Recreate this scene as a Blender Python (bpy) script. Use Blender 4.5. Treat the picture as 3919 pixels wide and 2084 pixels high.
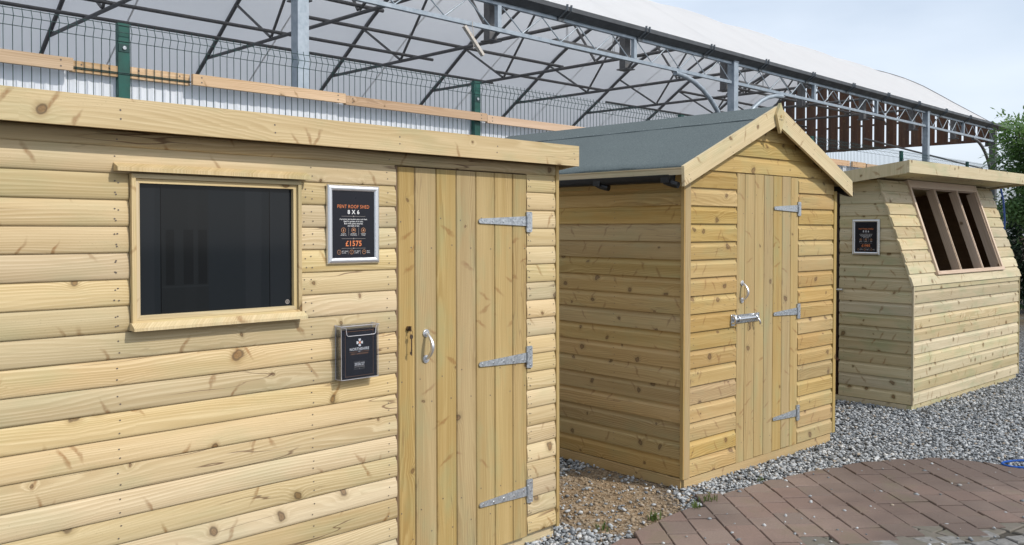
import bpy, math, random
from mathutils import Matrix, Vector
import numpy as np
R = math.radians
for o in list(bpy.data.objects): bpy.data.objects.remove(o)
sc = bpy.context.scene
COL = sc.collection

# ------------------------------------------------------------------ camera, sky, sun, exposure
CAMZ = 1.54
cam = bpy.data.cameras.new('camera'); camo = bpy.data.objects.new('camera', cam); COL.objects.link(camo)
cam.sensor_width = 36; cam.lens = 36 * 3372.12 / 3919
cam.shift_y = -(1042 - 941.1) / 3919
cam.clip_end = 2000; cam.clip_start = 0.05
camo.location = (0, 0, CAMZ); camo.rotation_euler = (R(90) - 0.01682, 0, 0)
sc.camera = camo
SUN = Vector((.953, -.462, .93)).normalized()
w = bpy.data.worlds.new('World'); sc.world = w; w.use_nodes = True
nt = w.node_tree; bg = nt.nodes['Background']
sky = nt.nodes.new('ShaderNodeTexSky'); sky.sky_type = 'NISHITA'; sky.sun_disc = False
sky.sun_elevation = math.asin(SUN.z); sky.sun_rotation = math.atan2(SUN.x, SUN.y)
sky.air_density = 1.0; sky.dust_density = 2.6; sky.ozone_density = 1.6; sky.altitude = 50
tc = nt.nodes.new('ShaderNodeTexCoord'); mp = nt.nodes.new('ShaderNodeMapping'); mp.inputs['Scale'].default_value = (1.2, 1.2, 3.4)
cn = nt.nodes.new('ShaderNodeTexNoise'); cn.inputs['Scale'].default_value = 1.7; cn.inputs['Detail'].default_value = 5; cn.inputs['Roughness'].default_value = .5
cr = nt.nodes.new('ShaderNodeMapRange'); cr.inputs[1].default_value = .38; cr.inputs[2].default_value = .68; cr.inputs[3].default_value = .52; cr.inputs[4].default_value = .95
mx = nt.nodes.new('ShaderNodeMix'); mx.data_type = 'RGBA'; mx.inputs['B'].default_value = (5.9, 6.5, 7.3, 1)
nt.links.new(tc.outputs['Generated'], mp.inputs[0]); nt.links.new(mp.outputs[0], cn.inputs['Vector'])
nt.links.new(cn.outputs[0], cr.inputs[0]); nt.links.new(cr.outputs[0], mx.inputs['Factor']); nt.links.new(sky.outputs[0], mx.inputs['A'])
nt.links.new(mx.outputs['Result'], bg.inputs[0]); bg.inputs[1].default_value = .15
sl = bpy.data.lights.new('sun', 'SUN'); sl.energy = 2.75; sl.angle = R(.6); sl.color = (1, .95, .87)
so = bpy.data.objects.new('sun', sl); COL.objects.link(so)
so.rotation_euler = SUN.to_track_quat('Z', 'Y').to_euler(); so.location = (6, -6, 8)
sc.view_settings.view_transform = 'Standard'; sc.view_settings.look = 'None'; sc.view_settings.exposure = .05; sc.view_settings.gamma = 1

# ------------------------------------------------------------------ materials
class M:
    """small node builder"""
    def __init__(s, name):
        s.m = bpy.data.materials.new(name); s.m.use_nodes = True; s.t = s.m.node_tree
        s.b = s.t.nodes['Principled BSDF']; s.out = s.t.nodes['Material Output']
    def n(s, typ, ins={}, **kw):
        x = s.t.nodes.new('ShaderNode' + typ)
        for k, v in kw.items(): setattr(x, k, v)
        for k, v in ins.items():
            if isinstance(v, bpy.types.NodeSocket): s.t.links.new(v, x.inputs[k])
            else: x.inputs[k].default_value = v
        return x
    def math(s, op, a, b=0, c=0, clamp=False): return s.n('Math', {0: a, 1: b, 2: c}, operation=op, use_clamp=clamp).outputs[0]
    def mix(s, f, a, b, mode='MIX'): return s.n('Mix', {'Factor': f, 'A': a, 'B': b}, data_type='RGBA', blend_type=mode).outputs['Result']
    def noise(s, vec, scale=1, detail=2, rough=.5, dims='3D'): return s.n('TexNoise', {'Vector': vec, 'Scale': scale, 'Detail': detail, 'Roughness': rough}, noise_dimensions=dims).outputs[0]
    def rng(s, v, a, b, c=0, d=1): return s.n('MapRange', {0: v, 1: a, 2: b, 3: c, 4: d}).outputs[0]
    def smooth(s, v, a, b, c=0, d=1): return s.n('MapRange', {0: v, 1: a, 2: b, 3: c, 4: d}, interpolation_type='SMOOTHSTEP').outputs[0]
    def scale(s, vec, sc_): return s.n('Mapping', {'Vector': vec, 'Scale': sc_}).outputs[0]
    def set(s, **kw):
        for k, v in kw.items():
            k = {'base': 'Base Color', 'rough': 'Roughness', 'metal': 'Metallic', 'spec': 'Specular IOR Level'}.get(k, k)
            if isinstance(v, bpy.types.NodeSocket): s.t.links.new(v, s.b.inputs[k])
            else: s.b.inputs[k].default_value = v
        return s
    def bump(s, h, strength=.3, dist=.002):
        b = s.n('Bump', {'Height': h, 'Strength': strength, 'Distance': dist}); s.t.links.new(b.outputs[0], s.b.inputs['Normal']); return s
def c4(c): return (c[0], c[1], c[2], 1)

def wood(name, base, warm, green=.25, knots=.55, split=.5, contrast=1.0, kscale=4.0, rough=.62, ring=.012, var=1.0):
    m = M(name)
    uv = m.n('UVMap', uv_map='UVMap').outputs[0]; rv = m.n('UVMap', uv_map='Rnd').outputs[0]
    rs = m.n('SeparateXYZ', {0: rv}); r1, r2 = rs.outputs[0], rs.outputs[1]
    xy = m.n('SeparateXYZ', {0: uv}); U, V = xy.outputs[0], xy.outputs[1]
    wob = m.n('TexNoise', {'Vector': uv, 'Scale': 16, 'Detail': 2}, noise_dimensions='2D').outputs[1]
    off = m.n('VectorMath', {0: wob, 1: (.5, .5, .5)}, operation='SUBTRACT').outputs[0]
    off = m.n('VectorMath', {0: off, 'Scale': .035}, operation='SCALE').outputs[0]
    kv = m.n('VectorMath', {0: uv, 1: off}, operation='ADD').outputs[0]
    vo = m.n('TexVoronoi', {'Vector': kv, 'Scale': kscale, 'Randomness': 1.0}, voronoi_dimensions='2D', feature='F1')
    d = m.math('DIVIDE', vo.outputs['Distance'], kscale)
    cc = m.n('SeparateColor', {0: vo.outputs['Color']})
    pres = m.math('GREATER_THAN', cc.outputs[0], 1 - knots)
    kr = m.rng(cc.outputs[1], 0, 1, .004, .0135)
    dn = m.math('DIVIDE', d, kr)
    core = m.math('MULTIPLY', m.smooth(dn, 1.15, .75), pres)
    rim = m.math('MULTIPLY', m.math('MULTIPLY', m.smooth(dn, 1.7, 1.1), m.smooth(dn, .75, 1.05)), pres)
    halo = m.math('MULTIPLY', m.smooth(dn, 3.4, .8), pres)
    infl = m.math('MULTIPLY', m.math('DIVIDE', 1.0, m.math('ADD', 1.0, m.math('POWER', m.math('DIVIDE', dn, 2.4), 2))), pres)
    def spike(ang, seed):
        vm = m.n('Mapping', {'Vector': kv, 'Location': (seed, seed * 1.7, 0), 'Rotation': (0, 0, R(ang))}).outputs[0]; vm = m.scale(vm, (2.6, 14, 1))
        v2 = m.n('TexVoronoi', {'Vector': vm, 'Scale': 1.0, 'Randomness': 1.0}, voronoi_dimensions='2D', feature='F1'); c2 = m.n('SeparateColor', {0: v2.outputs['Color']})
        return m.math('MULTIPLY', m.smooth(v2.outputs['Distance'], .15, .03), m.math('GREATER_THAN', c2.outputs[0], 1 - knots * .42))
    spk2 = m.math('MAXIMUM', spike(58, 3.1), spike(-62, 8.7)) if knots > .45 else 0.0
    # growth rings: a slow field drawn out along the board, bent round the knots
    slow = m.noise(m.scale(uv, (.55, 5.5, 1)), 1, 2, .45, '2D')
    fld = m.math('ADD', m.math('MULTIPLY', V, 1.0), m.math('MULTIPLY', slow, .17))
    fld = m.math('ADD', fld, m.math('MULTIPLY', infl, .035))
    fine = m.noise(m.scale(uv, (3, 260, 1)), 1, 2, .6, '2D')
    ph = m.math('ADD', m.math('DIVIDE', fld, ring), m.math('MULTIPLY', fine, .35))
    sn = m.math('FRACT', ph)
    ringv = m.math('MULTIPLY', m.smooth(sn, 0, .72), m.smooth(sn, 1.0, .86))
    amt = m.rng(m.noise(m.scale(uv, (.8, 9, 1)), 1, 2, .5, '2D'), .35, .65, .18, .80)
    streak = m.noise(m.scale(uv, (.7, 26, 1)), 1, 3, .55, '2D')
    patch = m.noise(m.scale(uv, (1.3, 4, 1)), 1, 2, .5, '2D')
    dark = tuple(b * k for b, k in zip(base, (.58, .49, .37)))
    col = m.mix(m.rng(patch, .3, .7), c4(base), c4(warm))
    col = m.mix(m.math('MULTIPLY', m.rng(streak, .40, .70), .62 * contrast), col, c4(tuple(b * k for b, k in zip(base, (.78, .72, .62)))))
    col = m.mix(m.math('MULTIPLY', m.math('MULTIPLY', ringv, amt), .75 * contrast), col, c4(dark))
    col = m.mix(m.math('MULTIPLY', m.rng(fine, .42, .75), .48), col, c4(tuple(b * k for b, k in zip(base, (.70, .64, .54)))))
    # preservative tint
    g = m.math('MULTIPLY', m.math('MAXIMUM', m.rng(m.noise(m.scale(uv, (1.1, 3, 1)), 2.2, 3, .6, '2D'), .5, .8), m.math('MULTIPLY', halo, .55)), green)
    col = m.mix(g, col, (.27, .34, .19, 1))
    col = m.mix(m.math('MULTIPLY', halo, .50), col, (.28, .165, .068, 1))
    kc = m.mix(m.noise(uv, 160, 2, .6, '2D'), (.10, .055, .025, 1), (.30, .18, .08, 1))
    if knots > .45:
        sp_n = m.noise(m.scale(uv, (60, 60, 1)), 1, 3, .6, '2D')
        col = m.mix(m.math('MULTIPLY', spk2, m.rng(sp_n, .3, .7, .35, .85)), col, m.mix(sp_n, (.15, .075, .028, 1), (.36, .20, .085, 1)))
    col = m.mix(m.math('MULTIPLY', core, .8), col, kc)
    col = m.mix(m.math('MULTIPLY', rim, .72), col, (.075, .045, .025, 1))
    # resin pockets and drying splits
    sp = m.math('ABSOLUTE', m.math('SUBTRACT', m.noise(m.scale(uv, (.8, 11, 1)), 1, 3, .5, '2D'), .5))
    spm = m.math('MULTIPLY', m.smooth(sp, .011, .002), m.rng(m.noise(m.scale(uv, (.9, 2, 1)), 1.7, 1, .5, '2D'), .58, .64))
    col = m.mix(m.math('MULTIPLY', spm, split), col, (.13, .07, .04, 1))
    # specks
    spk = m.smooth(m.noise(m.scale(uv, (160, 420, 1)), 1, 1, .5, '2D'), .73, .8)
    spk = m.math('MULTIPLY', spk, m.rng(m.noise(m.scale(uv, (2, 8, 1)), 1, 2, .5, '2D'), .52, .68))
    col = m.mix(m.math('MULTIPLY', spk, .5), col, (.13, .09, .05, 1))
    hsv = m.n('HueSaturation', {'Hue': m.rng(r1, 0, 1, .5 - .0035 * var, .5 + .006 * var), 'Saturation': m.rng(r2, 0, 1, .88, 1.12), 'Value': m.rng(m.math('FRACT', m.math('MULTIPLY', m.math('ADD', r1, r2), 7.3)), 0, 1, 1 - .17 * var, 1 + .12 * var), 'Color': col})
    m.set(base=hsv.outputs[0], rough=rough, spec=.28)
    h = m.math('SUBTRACT', m.math('MULTIPLY', fine, .35), m.math('ADD', m.math('MULTIPLY', ringv, .25), m.math('MULTIPLY', spm, 1.2)))
    h = m.math('ADD', h, m.math('MULTIPLY', core, -.3))
    m.bump(h, .5, .0012)
    return m.m

def plain(name, col, rough=.5, metal=0, var=.15, nscale=30, spec=.4, bump=0, col2=None, stretch=(1, 1, 1)):
    m = M(name); tcn = m.n('TexCoord').outputs['Object']
    v = m.noise(m.scale(tcn, stretch), nscale, 4, .6)
    c2 = col2 or tuple(x * (1 - var * 2) for x in col)
    m.set(base=m.mix(m.rng(v, .3, .7), c4(col), c4(c2)), rough=m.rng(v, .3, .7, max(rough - .08, .02), min(rough + .1, 1)), metal=metal, spec=spec)
    if bump: m.bump(v, bump, .003)
    return m.m

W_LOG = wood('pale_treated_pine', (.64, .523, .328), (.65, .518, .32), green=.26, knots=.80, split=.75, contrast=.95, kscale=3.6)
W_DOOR = wood('golden_treated_pine', (.475, .358, .168), (.485, .355, .17), green=.38, knots=.6, split=.25, contrast=.95, kscale=3.4, var=.45)
W_FASCIA = wood('fascia_pine', (.62, .505, .30), (.64, .51, .31), green=.35, knots=.6, split=.12, contrast=.7, kscale=3.0)
W_SHIP = wood('shiplap_pine', (.53, .382, .168), (.54, .38, .175), green=.25, knots=.75, split=.25, contrast=1.1, kscale=4.2)
W_POT = wood('green_tinted_pine', (.58, .505, .335), (.60, .505, .33), green=.5, knots=.8, split=.15, contrast=.75, kscale=4.4)
W_RAIL = wood('raw_softwood', (.62, .44, .29), (.64, .45, .30), green=0, knots=.5, split=.3, contrast=.9)
W_PINK = wood('planed_redwood', (.66, .52, .40), (.67, .51, .385), green=0, knots=.35, split=.1, contrast=.7)
W_TRIM = wood('trim_pine', (.50, .37, .17), (.52, .37, .18), green=.2, knots=.25, split=.1, contrast=.9)
W_BROWN = wood('brown_weathered_boards', (.145, .078, .055), (.105, .070, .058), green=.05, knots=.5, split=.6, contrast=1.0)
W_DARK = wood('dark_inner_boards', (.20, .125, .07), (.19, .12, .07), green=0, knots=.4, split=.2)  # dark brown backing timber, its own colour
NAIL = plain('nail_heads', (.16, .13, .11), .5, .3)
def m_galv():
    m = M('galvanised_steel'); tcn = m.n('TexCoord').outputs['Object']
    v = m.n('TexVoronoi', {'Vector': tcn, 'Scale': 130.0}); cs = m.n('SeparateColor', {0: v.outputs['Color']}); nz = m.noise(tcn, 22, 3, .6)
    col = m.mix(cs.outputs[0], (.33, .36, .39, 1), (.54, .57, .60, 1)); col = m.mix(m.math('MULTIPLY', m.smooth(nz, .55, .75), .35), col, (.30, .31, .32, 1))
    m.set(base=col, rough=m.rng(cs.outputs[1], 0, 1, .34, .55), metal=.65); m.bump(cs.outputs[0], .25, .001); return m.m
GALV = m_galv()
ZINC = plain('bright_zinc', (.72, .74, .76), .25, .9, .08, 80)
SILVER = plain('satin_aluminium', (.78, .79, .81), .34, .85, .03, 40, stretch=(1, 1, .05))
STEELP = plain('galvanised_posts', (.40, .45, .50), .5, .5, .2, 9, col2=(.26, .31, .36))
HOOPM = plain('dull_grey_tube', (.10, .104, .112), .55, .35, .25, 20, col2=(.17, .165, .165))
GUTM = plain('grey_coated_gutter', (.085, .09, .097), .45, .2, .15, 6)
BRK = plain('dull_bracket_steel', (.15, .165, .18), .5, .4, .2, 15)
BLACKP = plain('black_plastic', (.006, .006, .007), .42, 0, .1, 20)
GREENP = plain('green_coated_post', (.012, .095, .075), .42, 0, .2, 12)
GREENW = plain('green_coated_wire', (.010, .050, .047), .45, 0, .1, 20)
BROWNM = plain('bronze_metal', (.22, .16, .12), .3, .9, .15, 90)
CARD = plain('printed_black_card', (.012, .013, .02), .35, 0, .1, 25, spec=.3)
ORANGE = plain('orange_print', (.75, .23, .08), .5, 0, .03)
WHITEP = plain('white_print', (.80, .80, .80), .5, 0, .02)
GREYP = plain('grey_print', (.42, .38, .35), .5, 0, .03)
COPPER = plain('copper_print', (.50, .25, .13), .5, 0, .05)
BLUER = plain('blue_rope_fibre', (.01, .10, .45), .6, 0, .2, 60)
WHITEPL = plain('weathered_white_paint', (.62, .60, .56), .6, 0, .1, 30, col2=(.42, .36, .30))
LAMPM = plain('grey_lamp_casing', (.20, .20, .20), .5, 0, .1, 20)

def m_felt():
    m = M('green_mineral_felt'); tcn = m.n('TexCoord').outputs['Object']
    a = m.noise(tcn, 110, 3, .8); b = m.noise(tcn, 2.2, 4, .6)
    col = m.mix(m.rng(a, .3, .7), (.072, .090, .089, 1), (.165, .198, .197, 1))
    col = m.mix(m.math('MULTIPLY', m.rng(b, .3, .75), .35), col, (.085, .10, .107, 1))
    m.set(base=col, rough=.88, spec=.25); m.bump(a, .7, .002); return m.m
FELT = m_felt()
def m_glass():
    m = M('dark_pane_painted_reflection'); tcn = m.n('TexCoord').outputs['Object']
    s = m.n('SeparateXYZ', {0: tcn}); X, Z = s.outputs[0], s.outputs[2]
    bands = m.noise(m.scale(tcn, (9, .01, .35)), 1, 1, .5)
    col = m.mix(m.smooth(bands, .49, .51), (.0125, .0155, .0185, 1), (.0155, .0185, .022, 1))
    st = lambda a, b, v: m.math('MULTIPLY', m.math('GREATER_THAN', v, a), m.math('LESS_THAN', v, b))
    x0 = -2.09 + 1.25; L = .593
    refl_panel = st(x0 + .145 * L, x0 + .43 * L, X); col = m.mix(m.math('MULTIPLY', refl_panel, .75), col, (.0120, .0135, .0145, 1))  # reflection of a building front, painted into the pane colour
    for a, b in ((.17, .22), (.275, .335), (.365, .42)): col = m.mix(m.math('MULTIPLY', m.math('MULTIPLY', st(x0 + a * L, x0 + b * L, X), st(1.285 + .07, 1.475 + .07, Z)), .6), col, (.0055, .0062, .0068, 1))  # the reflected building's windows, also painted as darker rectangles
    col = m.mix(m.math('MULTIPLY', m.math('MULTIPLY', refl_panel, st(1.275 + .07, 1.281 + .07, Z)), .6), col, (.017, .02, .022, 1))
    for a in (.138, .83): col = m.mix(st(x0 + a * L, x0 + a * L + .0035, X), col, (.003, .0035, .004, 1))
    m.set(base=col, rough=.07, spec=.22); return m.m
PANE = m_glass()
def m_clear(name='clear_acrylic', tint=(.97, .98, 1), gl=.12):
    m = M(name); t = m.n('BsdfTransparent', {'Color': c4(tint)}); g = m.n('BsdfGlossy', {'Color': (.9, .92, .95, 1), 'Roughness': .06})
    f = m.n('Fresnel', {'IOR': 1.49}).outputs[0]
    ms = m.n('MixShader', {0: m.math('ADD', m.math('MULTIPLY', f, .35), gl * .12, clamp=True), 1: t.outputs[0], 2: g.outputs[0]})
    m.t.links.new(ms.outputs[0], m.out.inputs[0]); return m.m
ACRYL = m_clear()
ACRED = plain('acrylic_edges', (.62, .60, .62), .2, .1, .05)
def m_sheet(name, col, trans, tcol, streak=0, nsc=2.0):
    m = M(name); tcn = m.n('TexCoord').outputs['Object']
    v = m.noise(m.scale(tcn, (1, 1, .35)), nsc, 4, .6)
    c = m.mix(m.math('MULTIPLY', m.rng(v, .4, .75), .22 + streak), c4(col), c4(tuple(x * .72 for x in col)))
    m.set(base=c, rough=.5, spec=.3)
    tr = m.n('BsdfTranslucent', {'Color': c4(tcol)})
    ms = m.n('MixShader', {0: trans, 1: m.b.outputs[0], 2: tr.outputs[0]}); m.t.links.new(ms.outputs[0], m.out.inputs[0]); return m.m
COVER = m_sheet('white_polythene_cover', (.89, .885, .885), .42, (.87, .87, .88))
SEAM = plain('welded_seam', (.86, .86, .87), .4, 0, .02)
SIDEC = m_sheet('grey_side_sheeting', (.74, .75, .77), .5, (.84, .85, .87))
TWINW = m_sheet('twin_wall_plastic', (.87, .91, .97), .25, (.85, .9, .97), -.1, 1.2)

def m_block():
    m = M('weathered_clay_blocks'); tcn = m.n('TexCoord').outputs['Object']; rv = m.n('UVMap', uv_map='Rnd').outputs[0]
    rs = m.n('SeparateXYZ', {0: rv})
    a = m.noise(tcn, 90, 4, .7); b = m.noise(tcn, 1.6, 5, .62); cch = m.noise(tcn, 420, 2, .6)
    col = m.mix(rs.outputs[0], (.235, .162, .135, 1), (.262, .200, .168, 1))
    col = m.mix(m.math('MULTIPLY', m.math('GREATER_THAN', rs.outputs[1], .70), .6), col, (.185, .150, .128, 1))
    col = m.mix(m.math('MULTIPLY', m.rng(m.noise(tcn, .55, 4, .6), .44, .58), .85), col, (.118, .088, .076, 1))
    col = m.mix(m.math('MULTIPLY', m.rng(a, .35, .7), .35), col, (.135, .10, .083, 1))
    col = m.mix(m.math('MULTIPLY', m.smooth(cch, .63, .72), .5), col, (.36, .31, .27, 1))
    lich = m.math('MULTIPLY', m.rng(m.noise(tcn, 3.3, 4, .6), .55, .7), .3)
    col = m.mix(lich, col, (.16, .155, .085, 1))
    m.set(base=col, rough=.82, spec=.3); m.bump(m.math('ADD', a, m.math('MULTIPLY', cch, .4)), .7, .004); return m.m
BLOCK = m_block()
SETT = plain('pale_grey_setts', (.24, .235, .225), .8, 0, .2, 40, bump=.6)
DBLOCK = plain('mossy_dark_blocks', (.16, .138, .120), .85, 0, .25, 24, bump=.6, col2=(.13, .125, .098))
def m_ground():
    m = M('gravel_and_soil'); tcn = m.n('TexCoord').outputs['Object']
    big = m.noise(tcn, 1.1, 5, .6); fine = m.noise(tcn, 55, 4, .7)
    p = m.n('SeparateXYZ', {0: tcn})
    # bare brown soil lies in a strip beside the first shed, loose stone elsewhere
    dx = m.math('SUBTRACT', p.outputs[0], .55); dy = m.math('SUBTRACT', p.outputs[1], 5.05)
    dd = m.math('SQRT', m.math('ADD', m.math('MULTIPLY', m.math('MULTIPLY', dx, dx), 2.2), m.math('MULTIPLY', m.math('MULTIPLY', dy, dy), .9)))
    soil = m.smooth(m.math('ADD', dd, m.math('MULTIPLY', m.math('SUBTRACT', big, .5), .9)), .85, .35)
    far = m.math('MULTIPLY', m.smooth(p.outputs[1], 11, 16), m.rng(big, .35, .6))
    vor = m.n('TexVoronoi', {'Vector': tcn, 'Scale': 42.0}); cs = m.n('SeparateColor', {0: vor.outputs['Color']})
    st = m.mix(cs.outputs[0], (.17, .178, .185, 1), (.36, .375, .385, 1))
    st = m.mix(m.smooth(vor.outputs['Distance'], .35, .6), st, (.03, .028, .025, 1))
    so_ = m.mix(m.rng(fine, .3, .7), (.20, .135, .08, 1), (.37, .27, .165, 1)); so_ = m.mix(m.math('MULTIPLY', m.smooth(m.noise(tcn, 6, 4, .65), .48, .62), .6), so_, (.13, .088, .052, 1))
    so_ = m.mix(m.math('MULTIPLY', m.math('GREATER_THAN', cs.outputs[1], .82), .6), so_, (.45, .38, .29, 1))
    col = m.mix(soil, st, so_); col = m.mix(far, col, (.13, .10, .06, 1))
    m.set(base=col, rough=.95, spec=.2); m.bump(m.math('ADD', m.math('MULTIPLY', vor.outputs['Distance'], -.6), fine), .9, .012); return m.m
GROUND = m_ground()
def m_stone():
    m = M('grey_stone_chippings'); g = m.n('NewGeometry'); r = g.outputs['Random Per Island']
    ramp = m.n('ValToRGB', {0: r}); e = ramp.color_ramp; e.interpolation = 'CONSTANT'
    cols = [(0, (.17, .188, .205)), (.12, (.31, .335, .355)), (.28, (.41, .435, .455)), (.44, (.23, .25, .27)), (.54, (.50, .52, .535)), (.72, (.62, .635, .64)), (.86, (.32, .315, .305)), (.93, (.46, .38, .29)), (.965, (.74, .735, .71))]
    e.elements[0].position = 0; e.elements[0].color = c4(cols[0][1]); e.elements[1].position = cols[1][0]; e.elements[1].color = c4(cols[1][1])
    for p_, c_ in cols[2:]:
        el = e.elements.new(p_); el.color = c4(c_)
    tcn = m.n('TexCoord').outputs['Object']; v = m.noise(tcn, 180, 3, .6)
    m.set(base=m.mix(m.rng(v, .3, .7, 0, .45), ramp.outputs[0], (.10, .10, .10, 1)), rough=.85, spec=.3); m.bump(v, .4, .003); return m.m
STONE = m_stone()
def m_leaf(name, a, b, tr):
    m = M(name); g = m.n('NewGeometry'); r = g.outputs['Random Per Island']
    col = m.mix(r, c4(a), c4(b)); m.set(base=col, rough=.45, spec=.35)
    t = m.n('BsdfTranslucent', {'Color': c4(tr)}); ms = m.n('MixShader', {0: .3, 1: m.b.outputs[0], 2: t.outputs[0]})
    m.t.links.new(ms.outputs[0], m.out.inputs[0]); return m.m
LEAF = m_leaf('fresh_green_leaves', (.075, .15, .055), (.15, .24, .095), (.2, .34, .09))
DLEAF = m_leaf('dark_conifer_foliage', (.018, .036, .022), (.042, .072, .038), (.03, .07, .03))
GRASS = m_leaf('grass_blades', (.07, .12, .025), (.16, .19, .06), (.12, .2, .04))
BARK = plain('grey_brown_bark', (.11, .085, .065), .9, 0, .3, 30, bump=.8, stretch=(1, 1, .2))

# ------------------------------------------------------------------ mesh builder
rng = random.Random(7)
OFF = {}
class MB:
    def __init__(s): s.v = []; s.f = []; s.uv = []; s.rn = []; s.mi = []; s.sm = []
    def face(s, pts, uvs=None, r=None, mi=0, smooth=False):
        i = len(s.v); s.v += [tuple(p) for p in pts]; s.f.append(tuple(range(i, i + len(pts))))
        s.uv.append(uvs or [(p[0], p[2]) for p in pts]); s.rn.append(r or (.5, .5)); s.mi.append(mi); s.sm.append(smooth)
    def grid(s, rows, uvs, r, mi=0, smooth=True):
        """rows of points, shared vertices"""
        i = len(s.v); n = len(rows[0])
        for row in rows: s.v += [tuple(p) for p in row]
        for a in range(len(rows) - 1):
            for b in range(n - 1):
                q = [(a, b), (a, b + 1), (a + 1, b + 1), (a + 1, b)]
                s.f.append(tuple(i + x * n + y for x, y in q)); s.uv.append([uvs[x][y] for x, y in q]); s.rn.append(r); s.mi.append(mi); s.sm.append(smooth)
    def box(s, x0, x1, y0, y1, z0, z1, long=0, mi=0, r=None, M4=None):
        r = r or (rng.random(), rng.random()); o = (rng.random() * 40, rng.random() * 40)
        P = [Vector((x, y, z)) for x in (x0, x1) for y in (y0, y1) for z in (z0, z1)]
        fs = [((0, 1, 3, 2), 0), ((4, 6, 7, 5), 0), ((0, 4, 5, 1), 1), ((2, 3, 7, 6), 1), ((0, 2, 6, 4), 2), ((1, 5, 7, 3), 2)]
        for idx, ax in fs:
            pts = [P[k] for k in idx]
            oth = [a for a in (0, 1, 2) if a != ax]
            if long in oth: ua, va = long, [a for a in oth if a != long][0]
            else: ua, va = oth
            k = .25 if ax == long else 1
            uv = [(p[ua] * k + o[0], p[va] + o[1] + ax * .31) for p in pts]
            if M4 is not None: pts = [M4 @ p for p in pts]
            s.face(pts, uv, r, mi)
        return s
    def beam(s, a, b, w, h, mi=0, up=(0, 0, 1)):
        """square section from a to b"""
        a, b = Vector(a), Vector(b); d = b - a; L = d.length; d.normalize(); u = Vector(up)
        if abs(d.dot(u)) > .99: u = Vector((0, 1, 0))
        x = d.cross(u).normalized(); z = x.cross(d)
        m4 = Matrix((( d.x, x.x, z.x, a.x), (d.y, x.y, z.y, a.y), (d.z, x.z, z.z, a.z), (0, 0, 0, 1)))
        return s.box(0, L, -w / 2, w / 2, -h / 2, h / 2, 0, mi, None, m4)
    def tube(s, pts, r, n=8, mi=0, caps=True):
        pts = [Vector(p) for p in pts]; rr = r if isinstance(r, (list, tuple)) else [r] * len(pts)
        rows = []; uvs = []; L = 0; prev = None; o = rng.random() * 30
        for k, p in enumerate(pts):
            d = (pts[min(k + 1, len(pts) - 1)] - pts[max(k - 1, 0)]).normalized()
            if prev is None: x = d.orthogonal().normalized()
            else: x = (prev - d * prev.dot(d)).normalized()
            prev = x; y = d.cross(x)
            if k: L += (p - pts[k - 1]).length
            rows.append([p + (x * math.cos(2 * math.pi * j / n) + y * math.sin(2 * math.pi * j / n)) * rr[k] for j in range(n + 1)])
            uvs.append([(L + o, j / n * .1) for j in range(n + 1)])
        s.grid(rows, uvs, (.5, .5), mi)
        if caps:
            s.face(rows[0][:n][::-1], None, None, mi); s.face(rows[-1][:n], None, None, mi)
        return s
    def prism(s, poly, y0, y1, mi=0, r=None, along=0, M4=None):
        """polygon in (x,z) from y0 to y1"""
        r = r or (rng.random(), rng.random()); o = (rng.random() * 40, rng.random() * 40); n = len(poly)
        T = (lambda p: M4 @ Vector(p)) if M4 is not None else (lambda p: p)
        ca, sa = math.cos(along), math.sin(along)
        uvf = lambda x, z: (x * ca + z * sa + o[0], -x * sa + z * ca + o[1])
        s.face([T((x, y0, z)) for x, z in poly][::-1] if False else [T((x, y0, z)) for x, z in poly], [uvf(x, z) for x, z in poly], r, mi)
        s.face([T((x, y1, z)) for x, z in poly][::-1], [uvf(x, z) for x, z in poly][::-1], r, mi)
        for k in range(n):
            a, b = poly[k], poly[(k + 1) % n]
            s.face([T((a[0], y0, a[1])), T((a[0], y1, a[1])), T((b[0], y1, b[1])), T((b[0], y0, b[1]))], [uvf(*a), (uvf(*a)[0], uvf(*a)[1] + y1 - y0), (uvf(*b)[0], uvf(*b)[1] + y1 - y0), uvf(*b)], r, mi)
        return s
    def disc(s, c, rad, n=8, mi=0, h=.0, ax='y'):
        """small disc facing -y (or -x)"""
        pts = []
        for j in range(n):
            a = 2 * math.pi * j / n; x, z = rad * math.cos(a), rad * math.sin(a)
            pts.append((c[0] + x, c[1], c[2] + z) if ax == 'y' else (c[0], c[1] - x, c[2] + z))
        if h:
            back = [(p[0], p[1] + h, p[2]) if ax == 'y' else (p[0] + h, p[1], p[2]) for p in pts]
            for j in range(n):
                k = (j + 1) % n; s.face([pts[j], back[j], back[k], pts[k]], None, None, mi)
        s.face(pts, None, None, mi)
        return s
    def build(s, name, mats, parent=None, mat4=None, base=None):
        if not isinstance(mats, (list, tuple)): mats = [mats]
        me = bpy.data.meshes.new(name)
        off = OFF.get(parent.name, Vector((0, 0, 0))) if parent else Vector(base or (0, 0, 0))
        me.from_pydata([(p[0] - off.x, p[1] - off.y, p[2] - off.z) for p in s.v], [], s.f)
        for nm, dat in (('UVMap', s.uv), ('Rnd', None)):
            l = me.uv_layers.new(name=nm)
            flat = []
            if dat is not None:
                for u in dat:
                    for p in u: flat += [p[0], p[1]]
            else:
                for f, q in zip(s.f, s.rn): flat += [q[0], q[1]] * len(f)
            l.data.foreach_set('uv', flat)
        me.polygons.foreach_set('material_index', s.mi); me.polygons.foreach_set('use_smooth', s.sm)
        for m in mats: me.materials.append(m)
        me.validate(); me.update()
        o = bpy.data.objects.new(name, me); COL.objects.link(o)
        if parent:
            o.parent = parent; OFF[o.name] = off
        elif mat4 is not None: o.matrix_world = mat4 @ Matrix.Translation(off)
        else: o.location = off
        return o

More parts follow.
